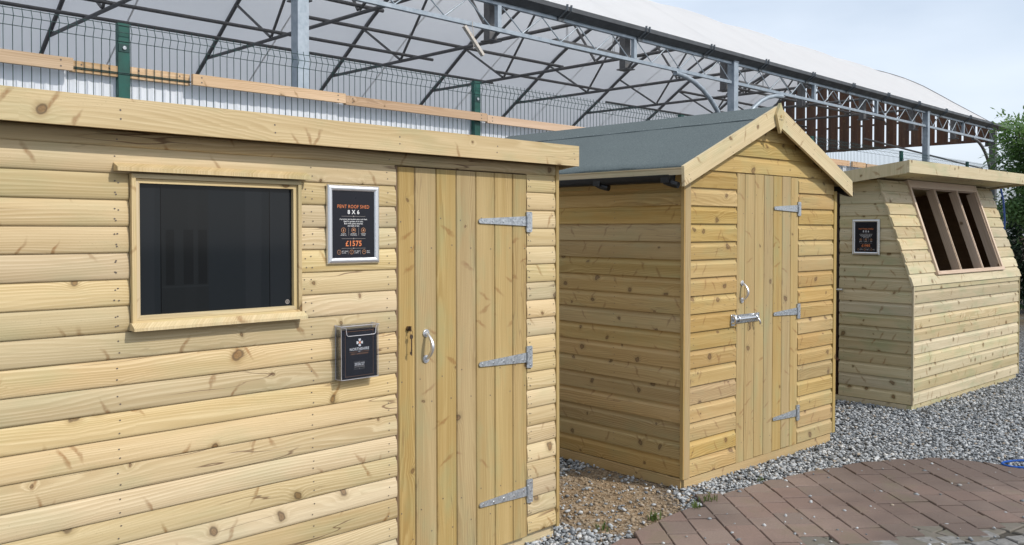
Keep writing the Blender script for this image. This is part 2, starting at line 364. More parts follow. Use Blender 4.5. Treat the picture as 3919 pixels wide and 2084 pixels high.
def tag(o, label, cat, group=None, kind=None):
    if label: o['label'] = label
    if cat: o['category'] = cat
    if group: o['group'] = group
    if kind: o['kind'] = kind
    return o
def root(name, frame, base, label, cat, group=None):
    o = bpy.data.objects.new(name, None); o.empty_display_size = .2; COL.objects.link(o)
    o.matrix_world = frame @ Matrix.Translation(Vector(base)); OFF[o.name] = Vector(base)
    return tag(o, label, cat, group)
def text(name, body, size, loc, mat, parent, bold=.0, sx=1.0, align='CENTER', rot=(R(90), 0, 0)):
    c = bpy.data.curves.new(name, 'FONT'); c.body = body; c.size = size; c.align_x = align; c.align_y = 'CENTER'; c.offset = bold; c.resolution_u = 3
    c.space_character = 1.1
    t_ = bpy.data.objects.new('t', c); me = bpy.data.meshes.new_from_object(t_); bpy.data.objects.remove(t_); bpy.data.curves.remove(c); me.name = name
    me.materials.clear(); me.materials.append(mat); o = bpy.data.objects.new(name, me); COL.objects.link(o)
    o.parent = parent; o.location = Vector(loc) - OFF[parent.name]; o.rotation_euler = rot; o.scale = (sx, 1, 1); return o

LOGP = [(0, .0105), (.010, .0060), (.03, .0034), (.07, .0018), (.15, .0006), (.28, 0), (.46, .0003), (.62, .0013), (.75, .0029), (.86, .0049), (.94, .0068), (1.0, .0092)]
SHIPP = [(0, .012), (0.0, .0), (.68, .0), (.72, .0028), (.78, .0070), (.85, .0098), (.92, .0108), (1.0, .0112)]
def clad(mb, k0, k1, p, segs, prof, T, smooth=True, nails=None, ztop=None, cap=.02, zbase=0):
    """boards k0..k1-1. segs(k) gives (ul(z), ur(z)) pairs; T maps (u, depth, z) to a point; depth grows inwards"""
    for k in range(k0, k1):
        z0 = zbase + k * p
        for ul, ur, *cp in segs(k):
            r = (rng.random(), rng.random()); o = (rng.random() * 50, rng.random() * 50)
            zs = [z0 + f * p for f, _ in prof]; ds = [d for _, d in prof]
            if ztop is not None and zs[-1] > ztop: 
                zs = [min(z, ztop) for z in zs]
            fl = ul if callable(ul) else (lambda z, ul=ul: ul); fr = ur if callable(ur) else (lambda z, ur=ur: ur)
            L = [(fl(z), d, z) for z, d in zip(zs, ds)]; Rr = [(fr(z), d, z) for z, d in zip(zs, ds)]
            if L[0][0] >= Rr[0][0]: continue
            for j in range(len(L)):
                if L[j][0] > Rr[j][0]: mid = (L[j][0] + Rr[j][0]) / 2; L[j] = (mid,) + L[j][1:]; Rr[j] = (mid,) + Rr[j][1:]
            if smooth:
                mb.grid([[T(*a), T(*b)] for a, b in zip(L, Rr)], [[(a[0] + o[0], a[2] + o[1]), (b[0] + o[0], b[2] + o[1])] for a, b in zip(L, Rr)], r)
            else:
                for j in range(len(L) - 1):
                    mb.grid([[T(*L[j]), T(*Rr[j])], [T(*L[j + 1]), T(*Rr[j + 1])]], [[(L[j][0] + o[0], L[j][2] + L[j][1] + o[1]), (Rr[j][0] + o[0], Rr[j][2] + Rr[j][1] + o[1])], [(L[j + 1][0] + o[0], L[j + 1][2] + L[j+1][1] + o[1]), (Rr[j + 1][0] + o[0], Rr[j + 1][2] + Rr[j+1][1] + o[1])]], r, 0, False)
            for E, fl_ in ((L, 1), (Rr, 0)):
                pts = [T(*e) for e in E] + [T(E[-1][0], cap, E[-1][2]), T(E[0][0], cap, E[0][2])]
                mb.face(pts if fl_ else pts[::-1], [(e[2] * .3 + o[0], e[1] + o[1]) for e in E] + [(o[0], o[1])] * 2 if fl_ else [(o[0], o[1])] * len(pts), r)
            if nails:
                for nu in nails:
                    for fz in (.27, .66):
                        u_ = nu(L[2][0], Rr[2][0]) if callable(nu) else nu
                        if u_ is None or not (L[4][0] + .01 < u_ < Rr[4][0] - .01): continue
                        z = z0 + fz * p + rng.uniform(-.006, .006)
                        if ztop and z > ztop - .01: continue
                        dd = .0012
                        for (fa, da), (fb, db) in zip(prof, prof[1:]):
                            if fa <= fz <= fb and fb > fa: dd = da + (db - da) * (fz - fa) / (fb - fa)
                        uu = u_ + rng.uniform(-.006, .006); q = []
                        for j in range(6):
                            a = -j * math.pi / 3; q.append(T(uu + .0033 * math.cos(a), dd - .0012, z + .0027 * math.sin(a)))
                        mb.face(q[::-1], None, None, 1)
def frame_of(rows, loc):
    m = Matrix([list(r_) + [l] for r_, l in zip(rows, loc)] + [[0, 0, 0, 1]]); 
    q = m.to_quaternion().to_matrix().to_4x4(); q.translation = loc; return q
S1 = frame_of(((.70847, -.70574, -.00234), (.70574, .70846, .00383), (-.00104, -.00436, .99999)), (.23577, 4.40388, .06854))
S2 = frame_of(((.73695, -.67594, .00148), (.67594, .73695, -.00322), (.00109, .00338, .99999)), (1.01874, 5.20977, .06854))
S3 = frame_of(((.74012, -.67247, .00084), (.67247, .74012, -.0006), (-.00022, .00101, 1.)), (3.41927, 7.50398, .05294))
GY = .785
SITE = Matrix.Rotation(GY, 4, 'Z')
def site(u, d, z=0): return SITE @ Vector((u, d, z))
FR = lambda u, d, z: (u, d, z)                 # front wall
SIDE = lambda u, d, z: (d, -u, z)              # left side wall: u runs from the back (-depth) to the front corner (0)

# ------------------------------------------------------------------ hardware shared by the sheds
def tee_hinge(sh, name, ul, ur, zc, h, pu0, pu1, pz0, pz1, fr=None, y=-.002):
    mb = MB(); t = .0045
    poly = [(ul + .004, zc - .013), (ur, zc - h / 2), (ur, zc + h / 2), (ul + .004, zc + .009), (ul - .004, zc + .004), (ul - .006, zc - .003), (ul - .003, zc - .010)]
    mb.prism(poly, y - t, y)
    for f in (.06, .28, .5, .72, .93): mb.disc((ul + (ur - ul) * f, y - t - .002, zc - .002 + (rng.random() - .5) * .012 * f * 2), .0055, 8, 1, .002)
    h_ = mb.build(name, [GALV, ZINC], sh)
    mp_ = MB(); mp_.prism([(pu0, pz0 + .004), (pu0 + .004, pz0), (pu1 - .004, pz0), (pu1, pz0 + .006), (pu1, pz1 - .006), (pu1 - .004, pz1), (pu0, pz1)], y - t - .001, y + .002)
    mp_.tube([(pu0 + .003, y - t - .003, zc - h / 2 - .004), (pu0 + .003, y - t - .003, zc + h / 2 + .004)], .0065, 8)
    for f in (.12, .5, .86): mp_.disc(((pu0 + pu1) / 2 + .006, y - t - .003, pz0 + (pz1 - pz0) * f), .005, 8, 1, .002)
    mp_.build('hinge_plate', [GALV, ZINC], h_); return h_
def pull_handle(sh, u, z0, z1, bow=.042, y=-.002, lean=0):
    mb = MB()
    pts = []; n = 14
    for i in range(n + 1):
        f = i / n; a = math.pi * f
        pts.append((u + lean * math.sin(a), y - .004 - bow * math.sin(a) ** .75, z0 + (z1 - z0) * f))
    mb.tube(pts, [.0058 + .0034 * math.sin(math.pi * i / n) for i in range(n + 1)], 10)
    h = mb.build('pull_handle', [SILVER], sh)
    for z in (z0, z1):
        r = MB(); r.disc((u, y - .004, z), .0175, 16, 0, .006); r.disc((u, y - .006, z), .013, 16, 0, .003)
        for a in (.5, 2.6, 4.7): r.disc((u + .0105 * math.cos(a), y - .0075, z + .0105 * math.sin(a)), .003, 7, 1, .003)
        r.build('rose', [SILVER, ZINC], h)
def door_boards(edges, z0, z1, y0, y1, mb, cham=.0045, jit=0):
    for a, b in zip(edges, edges[1:]):
        a += .0012; b -= .0012
        zb = z0 + rng.uniform(-jit, jit); zt = z1 + rng.uniform(-jit, jit) * .6
        r = (rng.random(), rng.random()); o = (rng.random() * 50, rng.random() * 50)
        prof = [(a, y1), (a, y0 + cham), (a + cham * .8, y0), (b - cham * .8, y0), (b, y0 + cham), (b, y1)]
        for (ua, va), (ub, vb) in zip(prof, prof[1:]):
            mb.face([(ua, va, zb), (ub, vb, zb), (ub, vb, zt), (ua, va, zt)], [(zb + o[0], ua + va + o[1]), (zb + o[0], ub + vb + o[1]), (zt + o[0], ub + vb + o[1]), (zt + o[0], ua + va + o[1])], r)
        for z in (zb, zt): mb.face([(u_, v_, z) for u_, v_ in prof], [(u_ * .3 + o[0], v_ + o[1]) for u_, v_ in prof], r)
def door_nails(mb, edges, rows, y):
    for a, b in zip(edges, edges[1:]):
        for z in rows:
            for f, dz in ((.22, .06), (.78, -.06)):
                mb.disc((a + (b - a) * (f + rng.uniform(-.08, .08)), y - .0008, z + dz + rng.uniform(-.012, .012)), .0033, 6, 1)

# ------------------------------------------------------------------ shed with the pent roof
sh = root('pent_shed', S1, (-1.25, .9, -.07), 'large pale log-lap shed with flat pent roof and one dark window, nearest the camera', 'shed', 'display sheds in a row')
P1 = .08736
mb = MB()
EL, DL, DR = -2.66, -1.012, -.2245
def segs(k):
    if 13 <= k <= 18: return [(EL, -2.1155), (-1.4705, DL)] + [(DR, -.0205)]
    return [(EL, DL), (DR, -.0205)]
clad(mb, 0, 20, P1, segs, LOGP, FR, True, [lambda a, b: b - .045 if b < -.9 else b - .018, lambda a, b: -2.155 if a < -2 else a + .02, lambda a, b: a + .012 if a > -.5 else None, -1.53 + .11])
clad(mb, 20, 21, P1, lambda k: [(EL, -.0205)], LOGP, FR, True, [-.03, -2.15, -1.05], ztop=1.80)
mb.build('cladding', [W_LOG, NAIL], sh)
mb = MB()                                        # body behind the boards: back, sides, floor
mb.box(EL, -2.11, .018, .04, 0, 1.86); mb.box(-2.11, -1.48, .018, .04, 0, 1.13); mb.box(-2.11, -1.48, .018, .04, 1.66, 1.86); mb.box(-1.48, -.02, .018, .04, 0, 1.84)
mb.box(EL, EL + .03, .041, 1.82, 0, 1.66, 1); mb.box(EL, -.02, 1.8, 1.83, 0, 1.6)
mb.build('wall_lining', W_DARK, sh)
mb = MB(); clad(mb, 0, 20, P1, lambda k: [(-1.83, -.022)], LOGP, lambda u, d, z: (-.006 - d, -u, z), True, cap=.016)
mb.build('side_cladding', [W_LOG, NAIL], sh)
mb = MB(); mb.box(-.02, .0, -.004, .06, -.006, 1.815, 2); mb.build('corner_trim', W_TRIM, sh)
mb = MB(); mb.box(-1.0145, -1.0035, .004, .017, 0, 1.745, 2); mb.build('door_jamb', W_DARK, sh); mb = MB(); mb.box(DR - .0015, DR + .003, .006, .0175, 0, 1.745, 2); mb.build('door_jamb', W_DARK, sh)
mb = MB()
ED1 = [-1.003, -.912, -.793, -.677, -.5585, -.4405, -.3225, -.2265]
door_boards(ED1, -.004, 1.742, .001, .017, mb); door_nails(mb, ED1, (.22, .78, 1.46), .001)
d1 = mb.build('door', [W_DOOR, NAIL], sh)
for zc, a in ((1.5205, (1.467, 1.565)), (.863, (.811, .917)), (.216, (.157, .271))):
    tee_hinge(d1, 'hinge', -.541, -.237, zc, .046, -.2345, -.1955, a[0], a[1], y=-.0015)
pull_handle(d1, -.856, .919, 1.031, .042, .0, lean=.0)
mb = MB(); mb.disc((-.953, -.010, 1.058), .0115, 6, 0, .012); mb.disc((-.953, -.014, 1.058), .007, 12, 0, .004); mb.box(-.955, -.951, -.022, -.012, 1.047, 1.069, 2); mb.build('lock_cylinder', BROWNM, d1)
# window
win = MB()
def frame_ring(mb, u0, u1, z0, z1, wd, y0, y1, mi=0):
    mb.prism([(u0, z0), (u0 + wd, z0 + wd), (u0 + wd, z1 - wd), (u0, z1)], y0, y1, mi, None, R(90)); mb.prism([(u1, z0), (u1, z1), (u1 - wd, z1 - wd), (u1 - wd, z0 + wd)], y0, y1, mi, None, R(90))
    mb.prism([(u0, z0), (u1, z0), (u1 - wd, z0 + wd), (u0 + wd, z0 + wd)], y0, y1, mi); mb.prism([(u0, z1), (u0 + wd, z1 - wd), (u1 - wd, z1 - wd), (u1, z1)], y0, y1, mi)
frame_ring(win, -2.113, -1.474, 1.158, 1.66, .014, -.016, .03)
frame_ring(win, -2.0985, -1.4885, 1.1725, 1.6455, .015, -.006, .028)
wo = win.build('window', W_FASCIA, sh)
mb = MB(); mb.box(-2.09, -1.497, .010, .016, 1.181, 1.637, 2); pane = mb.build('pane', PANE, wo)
mb = MB()
for k in range(20):
    a, b = 2 * math.pi * k / 20, 2 * math.pi * (k + 1) / 20
    for r0, r1 in ((.0068, .0085), (.0045, .0053)):
        mb.face([(-1.523 + r0 * math.cos(a), .0088, 1.203 + r0 * math.sin(a)), (-1.523 + r1 * math.cos(a), .0088, 1.203 + r1 * math.sin(a)), (-1.523 + r1 * math.cos(b), .0088, 1.203 + r1 * math.sin(b)), (-1.523 + r0 * math.cos(b), .0088, 1.203 + r0 * math.sin(b))][::-1])
mb.box(-1.5245, -1.5225, .0085, .0095, 1.199, 1.207); mb.build('round_sticker', GREYP, wo)
mb = MB()                                        # sill and drip hood, both slope forward
YZ = Matrix(((0, 1, 0, 0), (1, 0, 0, 0), (0, 0, 1, 0), (0, 0, 0, 1)))
mb.prism([(-.042, 1.139), (.012, 1.141), (.012, 1.1655), (-.017, 1.1645), (-.042, 1.149)], -2.118, -1.466, M4=YZ, along=R(90)); mb.build('sill', W_FASCIA, wo)
mb = MB(); mb.prism([(-.038, 1.666), (.012, 1.668), (.012, 1.696), (.0, 1.695), (-.038, 1.679)], -2.166, -1.444, M4=YZ, along=R(90)); mb.build('drip_hood', W_FASCIA, wo)
# roof
mb = MB()
mb.prism([(-.058, 1.885), (1.95, 1.64), (1.95, 1.615), (-.058, 1.86)], -2.74, .05, M4=YZ, along=R(90)); 
rf = mb.build('roof', W_DARK, sh)
mb = MB(); mb.prism([(-.060, 1.893), (1.96, 1.648), (1.96, 1.642), (-.060, 1.887)], -2.75, .06, M4=YZ); mb.build('roof_felt', FELT, rf)
mb = MB(); mb.box(-2.76, .066, -.08, -.061, 1.7955, 1.8955, 0)
for u in (.03, -.5, -1.05, -1.62, -2.17):
    for z in (1.828, 1.856): mb.disc((u + rng.uniform(-.004, .004), -.0806, z), .0035, 6, 1)
mb.build('fascia', [W_FASCIA, NAIL], rf)
mb = MB(); mb.prism([(-.0605, 1.8945), (1.96, 1.65), (1.96, 1.55), (-.0605, 1.796)], .0495, .0655, M4=YZ, along=R(90)); mb.build('side_fascia', W_FASCIA, rf)
mb = MB(); mb.box(-2.6, -.012, .028, .075, -.07, -.008, 0); mb.box(-2.6, -.012, 1.7, 1.76, -.07, -.008, 0); mb.box(-2.62, -.012, .03, 1.8, -.008, 0, 0); mb.build('floor_bearer', W_FASCIA, sh)

# ------------------------------------------------------------------ notices, catalogue box, key
def notice(frame, loc, label, title, price, small, icons, bot, rotz=0):
    sg = root('price_notice', frame @ Matrix.Translation(Vector(loc)) @ Matrix.Rotation(rotz, 4, 'Z'), (0, 0, 0), label, 'sign', 'framed price notices')
    Wd, Hh, f = .125, .3145, .0245
    def rail(a, b, c, d):                        # snap frame rail, domed section, mitred: outer a-b, inner d-c
        mb = MB(); q = []
        for t, y in ((0, -.001), (0, -.0075), (.25, -.0125), (.55, -.0135), (.85, -.011), (1, -.0065), (1, -.002)):
            q.append([((a[0] + (d[0] - a[0]) * t), y, a[1] + (d[1] - a[1]) * t), ((b[0] + (c[0] - b[0]) * t), y, b[1] + (c[1] - b[1]) * t)])
        mb.grid(q, [[(x[0], x[2]) for x in r_] for r_ in q], (.5, .5)); return mb
    fr = MB(); o = [(-Wd, 0), (Wd, 0), (Wd, Hh), (-Wd, Hh)]; i = [(-Wd + f, f), (Wd - f, f), (Wd - f, Hh - f), (-Wd + f, Hh - f)]
    fo = None
    for k in range(4):
        r_ = rail(o[k], o[(k + 1) % 4], i[(k + 1) % 4], i[k])
        fr.v, n0 = fr.v + r_.v, len(fr.v); fr.f += [tuple(x + n0 for x in q) for q in r_.f]; fr.uv += r_.uv; fr.rn += r_.rn; fr.mi += r_.mi; fr.sm += r_.sm
    fr.box(-Wd + .002, Wd - .002, -.0012, -.0002, .002, Hh - .002)
    fr.build('snap_frame', SILVER, sg)
    po = MB(); po.box(-Wd + f - .002, Wd - f + .002, -.0050, -.0016, f - .002, Hh - f + .002); po = po.build('poster', CARD, sg)
    T = lambda s, size, x, z, m, b=.0, sx=1, al='CENTER': text('lettering', s, size, (x, -.0056, z), m, po, b, sx, al)
    z0 = 1.3405
    T(title, .0195, 0, 1.5685 - z0, ORANGE, .0, .90); T('8 X 6', .0225, 0, 1.5465 - z0, WHITEP, .0004, 1.02)
    ln = MB()
    def hline(z):
        ln.box(-.057, .057, -.0056, -.0052, z - .0004, z + .0004); ln.prism([(0, z - .0028), (.0028, z), (0, z + .0028), (-.0028, z)], -.0058, -.0052)
    def vline(x, a, b): ln.box(x - .0004, x + .0004, -.0056, -.0052, a, b)
    def ring(x, z, r):
        for k in range(20):
            a, b = 2 * math.pi * k / 20, 2 * math.pi * (k + 1) / 20
            ln.face([(x + q * math.cos(t), -.0056, z + q * math.sin(t)) for q, t in ((r, a), (r, b), (r * .84, b), (r * .84, a))][::-1], None, None, 1)
    for z in (1.5302, 1.441, 1.4022): hline(z - z0)
    for k, s in enumerate(small): T(s, .0082, 0, 1.5185 - z0 - k * .0088, WHITEP, .0001, .9)
    for x, (a, b) in zip((-.048, 0, .047), icons):
        ring(x, 1.4745 - z0, .0105); T(a, .0052, x, 1.4600 - z0, WHITEP); T(b, .0052, x, 1.4545 - z0, WHITEP)
    ln.prism([(-.048 - .003, 1.472 - z0), (-.048, 1.468 - z0), (-.045, 1.472 - z0), (-.048, 1.4815 - z0)], -.0058, -.0052, 1)
    ln.prism([(-.005, 1.4725 - z0), (.005, 1.4725 - z0), (.005, 1.476 - z0), (0, 1.4805 - z0), (-.005, 1.476 - z0)], -.0058, -.0052, 1)
    ln.prism([(.043, 1.4705 - z0), (.051, 1.4705 - z0), (.051, 1.477 - z0), (.047, 1.480 - z0)], -.0058, -.0052, 1)
    vline(-.0235, 1.453 - z0, 1.485 - z0); vline(.0245, 1.453 - z0, 1.485 - z0)
    T(price, .0300, 0, 1.4205 - z0, ORANGE, .0005, .96)
    for x, (a, b) in zip((-.069, -.010, .050), bot):
        ring(x, 1.3872 - z0, .0092); T(a, .0058, x + .013, 1.3902 - z0, WHITEP, 0, 1, 'LEFT'); T(b, .0058, x + .013, 1.3838 - z0, WHITEP, 0, 1, 'LEFT')
    ln.box(-.0695, -.0685, -.0058, -.0052, 1.383 - z0, 1.391 - z0, 0, 1); ln.box(-.0105, -.0095, -.0058, -.0052, 1.381 - z0, 1.393 - z0, 0, 1)
    ln.prism([(.045, 1.386 - z0), (.050, 1.3905 - z0), (.055, 1.386 - z0), (.050, 1.3885 - z0)], -.0058, -.0052, 1)
    vline(-.0265, 1.378 - z0, 1.396 - z0); vline(.033, 1.378 - z0, 1.396 - z0)
    for k, (nm, mt) in enumerate((('rules', GREYP), ('icons', COPPER))):
        q = MB()
        for f_, m_ in zip(ln.f, ln.mi):
            if m_ == k: q.face([ln.v[i] for i in f_])
        if k == 0: q.build(nm, mt, po); continue
        for cx_, cz_ in [(x, 1.4745 - z0) for x in (-.048, 0, .047)] + [(x, 1.3872 - z0) for x in (-.069, -.010, .050)]:
            ic = MB()
            for f_ in q.f:
                P_ = [q.v[i] for i in f_]; mxx = sum(p[0] for p in P_) / len(P_); mzz = sum(p[2] for p in P_) / len(P_)
                if abs(mxx - cx_) < .014 and abs(mzz - cz_) < .014: ic.face(P_)
            if ic.f: ic.build('icon', mt, po)
    return sg
notice(S1, (-1.231, -.0005, 1.3405), 'framed notice reading PENT ROOF SHED and £1575 beside the dark window', 'PENT ROOF SHED', '£1575',
       ['A practical and modern pent roof shed,', 'ideal for gardens of all sizes.', 'Built with quality materials', 'and made to last.'],
       [('QUALITY', 'MATERIALS'), ('MADE FOR', 'YOUR SPACE'), ('TREATED', 'TIMBER')], [('8FT WIDE', '(2.44M)'), ('6FT DEEP', '(1.83M)'), ('PENT', 'ROOF')])
notice(S3, (-.0005, .4165, 1.279), 'framed notice reading POTTING SHED and £1985 on the shaded side wall', 'POTTING SHED', '£1985',
       ['A practical and spacious shed with', 'a large sloping window, ideal for', 'potting and for growing', 'all year round.'],
       [('QUALITY', 'MATERIALS'), ('MADE FOR', 'YOUR SPACE'), ('TREATED', 'TIMBER')], [('8FT WIDE', '(2.44M)'), ('6FT DEEP', '(1.83M)'), ('PENT', 'ROOF')], R(-90))
bx = root('catalogue_box', S1, (-1.228, 0, .883), 'clear plastic box holding a black catalogue on the shed wall beside the door', 'leaflet box')
u0, u1, z0, z1, dp = -1.3165, -1.1395, .883, 1.092, -.042
mb = MB(); mb.box(u0, u1, -.001, .0, z0, z1 + .008); mb.box(u0, u0 + .002, dp, -.001, z0, z1); mb.box(u1 - .002, u1, dp, -.001, z0, z1); mb.box(u0, u1, dp - .002, dp, z0, z1 - .022); mb.box(u0, u1, dp, -.001, z0 - .002, z0)
case = mb.build('case', ACRYL, bx)
mb = MB()
e = .0011
for a in (u0, u1):
    mb.tube([(a, dp, z0), (a, dp, z1)], e, 5); mb.tube([(a, -.001, z0), (a, -.001, z1 + .008)], e, 5); mb.tube([(a, dp, z0), (a, -.001, z0)], e, 5)
mb.tube([(u0, dp, z0), (u1, dp, z0)], e * 1.3, 5)
mb.tube([(u0, dp, z1), (u0 + .02, dp - .003, z1 - .004), (u0 + .024, dp - .003, z1 - .03), (u0 + .03, dp - .003, z1 - .037), (u1 - .02, dp - .003, z1 - .037), (u1 - .014, dp - .003, z1 - .03), (u1 - .012, dp - .003, z1 - .004), (u1, dp, z1)], e * 1.3, 5)
mb.build('edges', ACRED, case)
mb = MB(); mb.box(u0 - .003, u1 + .003, dp - .004, .0, z1 + .001, z1 + .004); mb.box(u0 - .003, u1 + .003, dp - .006, dp - .004, z1 - .006, z1 + .004); mb.build('lid', ACRYL, bx)
mb = MB(); mb.tube([(u0 - .003, 0, z1 + .005), (u0 - .003, dp - .005, z1 + .003), (u1 + .003, dp - .005, z1 + .003), (u1 + .003, 0, z1 + .005)], e * 1.4, 5, 0); mb.build('lid_rim', ACRED, bx)
mb = MB(); mb.box(-1.312, -1.144, -.0395, -.003, .886, 1.080); br = mb.build('catalogue', CARD, bx)
yb = -.0400
for s_, sz, z, m_, b_, sx in (('NORTHSHIRE', .0155, 1.0005, WHITEP, .0002, .92), ('EST', .006, .9905, WHITEP, .0001, 1), ('SHEDS + GARDEN ROOMS', .0078, .982, COPPER, .0, .84), ('2026/27', .0155, .9405, WHITEP, .0002, .86), ('CATALOGUE', .0088, .9305, GREYP, .0001, .88)):
    text('lettering', s_, sz, (-1.2295, yb - .0004, z), m_, br, b_, sx)
mb = MB()
for a, b in ((-1.276, -1.240), (-1.219, -1.183)): mb.box(a, b, yb - .0003, yb, .9898, .9906, 0, 1)
for z in (.950, .9215):
    mb.box(-1.257, -1.235, yb - .0003, yb, z, z + .0005); mb.box(-1.224, -1.202, yb - .0003, yb, z, z + .0005); mb.prism([(-1.2295, z - .002), (-1.2275, z), (-1.2295, z + .0025), (-1.2315, z)], yb - .0003, yb)
for (a, b, c, d) in ((-1.297, -1.2965, .894, 1.078), (-1.163, -1.1625, .894, 1.078)): mb.box(a, b, yb - .0003, yb, c, d, 2, 1)
mb.box(-1.297, -1.1625, yb - .0003, yb, .894, .8946, 0, 1); mb.box(-1.297, -1.1625, yb - .0003, yb, 1.0725, 1.073, 0, 1)
mb.build('printed_rules', [GREYP, COPPER], br)
mb = MB()                                        # four-petal rosette
for k in range(4):
    a0 = math.pi / 4 + k * math.pi / 2 + math.pi / 4; pts = []
    for da, r_ in ((-.30, .0045), (-.52, .0098), (-.44, .0145), (-.2, .0160), (0, .0145), (.2, .0160), (.44, .0145), (.52, .0098), (.30, .0045)):
        pts.append((-1.228 + r_ * math.cos(a0 + da), 1.0265 + r_ * math.sin(a0 + da)))
    mb.prism(pts, yb - .0005, yb)
mb.disc((-1.228, yb - .0009, 1.0265), .0055, 14, 1); mb.build('flower_emblem', [WHITEP, ORANGE], br)
mb = MB()                                        # key on its ring
kx, ky = -.9515, -.020
mb.tube([(kx + .007 * math.sin(t), ky - .001, 1.041 + .009 * math.cos(t)) for t in [k * math.pi / 8 for k in range(17)]], .0009, 6)
mb.prism([(kx + .0085 * math.cos(t), 1.024 + .0105 * math.sin(t)) for t in [k * math.pi / 7 for k in range(14)]], ky - .003, ky - .0005)
mb.tube([(kx, ky - .002, 1.015), (kx, ky - .002, .945)], .0028, 8); mb.box(kx - .008, kx, ky - .003, ky - .001, .949, .962, 2); mb.tube([(kx, ky - .002, .966), (kx, ky - .002, .969)], .0042, 8)
tag(mb.build('hanging_key', BROWNM, None, S1, (kx, ky, .945)), 'bronze key hanging from the lock of the shed door', 'key')

# ------------------------------------------------------------------ apex shed
sh = root('apex_shed', S2, (.915, 1.2, -.07), 'middle shed with pointed gable, green felt roof and golden door', 'shed', 'display sheds in a row')
P2 = .1085; RZ, RS, RC = 2.288, .43, .9            # ridge height, slope, ridge u
def rl(z): return RC - (RZ - .075 - z) / RS
def rr(z): return RC + (RZ - .075 - z) / RS
mb = MB()
clad(mb, 0, 17, P2, lambda k: [(.0555, .5475), (1.3035, 1.7925)] if k < 15 else [(lambda z: max(.0555, rl(z)), .5475), (1.3035, lambda z: min(1.7925, rr(z)))], SHIPP, FR, False, [lambda a, b: a + .035, lambda a, b: b - .03])
clad(mb, 17, 20, P2, lambda k: [(lambda z: max(.03, rl(z)), lambda z: min(1.80, rr(z)))], SHIPP, FR, False, [.50, 1.32], ztop=2.205)
mb.build('cladding', [W_SHIP, NAIL], sh)
mb = MB(); clad(mb, 0, 16, P2, lambda k: [(-2.44, -.002)], SHIPP, lambda u, d, z: (.004 + d, -u, z), False, [-.03, -.55, -1.2, -1.9]); clad(mb, 16, 17, P2, lambda k: [(-2.44, -.002)], SHIPP, lambda u, d, z: (.004 + d, -u, z), False, ztop=1.81)
mb.build('side_cladding', [W_SHIP, NAIL], sh)
mb = MB(); mb.box(.0, .0545, -.004, .014, -.003, 1.76, 2); mb.box(-.012, .0, -.0035, .02, -.003, 1.76, 2); mb.build('corner_trim', W_TRIM, sh)
mb = MB(); mb.box(1.7935, 1.831, -.004, .014, -.003, 1.76, 2); mb.build('corner_trim', W_TRIM, sh)
mb = MB(); mb.prism([(.018, 0), (1.81, 0), (1.81, 1.77), (RC, 2.16), (.018, 1.77)], .016, .035); mb.prism([(.018, 0), (1.81, 0), (1.81, 1.77), (RC, 2.16), (.018, 1.77)], 2.42, 2.44); mb.box(1.79, 1.81, .036, 2.419, 0, 1.77, 1); mb.build('wall_lining', W_SHIP, sh)
mb = MB(); ED2 = [.5495, .639, .753, .8665, .9785, 1.090, 1.200, 1.3005]
door_boards(ED2, -.004, 1.838, .002, .015, mb, jit=.004); door_nails(mb, ED2, (.18, .92, 1.64), .002)
d2 = mb.build('door', [W_DOOR, NAIL], sh)
for zc, a in ((1.6285, (1.611, 1.673)), (.920, (.868, .970)), (.216, (.160, .268))): tee_hinge(d2, 'hinge', .984, 1.277, zc if zc < 1.6 else 1.627, .048, 1.2815, 1.321, a[0] - (.035 if zc > 1.6 else 0), a[1], y=-.0015)
pull_handle(d2, .606, 1.031, 1.141, .040, .0)
mb = MB(); mb.box(.525, .805, -.0045, -.001, .888, .942, 0); mb.tube([(.50, -.016, .915), (.765, -.016, .915)], .0105, 12)
for u in (.535, .60, .70, .79):
    for z in (.895, .934): mb.disc((u, -.0062, z), .0045, 7, 0, .003)
for u in (.545, .745): mb.tube([(u, -.003, .897), (u, -.022, .900), (u, -.029, .915), (u, -.022, .930), (u, -.003, .933)], .006, 6)
bo = mb.build('sliding_bolt', ZINC, d2)
mb = MB(); mb.tube([(.752, -.018, .915), (.752, -.035, .900), (.760, -.040, .880), (.768, -.032, .872)], .0065, 8); mb.build('bolt_knob', ZINC, bo)
mb = MB(); mb.tube([(.692 + .011 * math.sin(t), -.006, .862 + .024 * math.cos(t)) for t in [k * math.pi / 8 for k in range(17)]], .0022, 6); mb.build('padlock_loop', BROWNM, bo)
mb = MB(); mb.box(.478, .520, -.006, -.002, .875, .947, 2); mb.tube([(.49, -.004, .893), (.49, -.028, .897), (.49, -.034, .915), (.49, -.028, .933), (.49, -.004, .937)], .008, 8); mb.build('bolt_keeper', ZINC, d2)
mb = MB(); mb.box(.01, 1.775, .004, .05, -.068, -.007, 0); mb.box(.008, .045, .051, 2.43, -.068, -.007, 1); mb.box(.05, 1.8, .02, 2.4, -.0068, -.001, 0); mb.box(-.004, .008, .02, 2.43, -.066, -.005, 1); mb.build('floor_bearer', W_SHIP, sh)
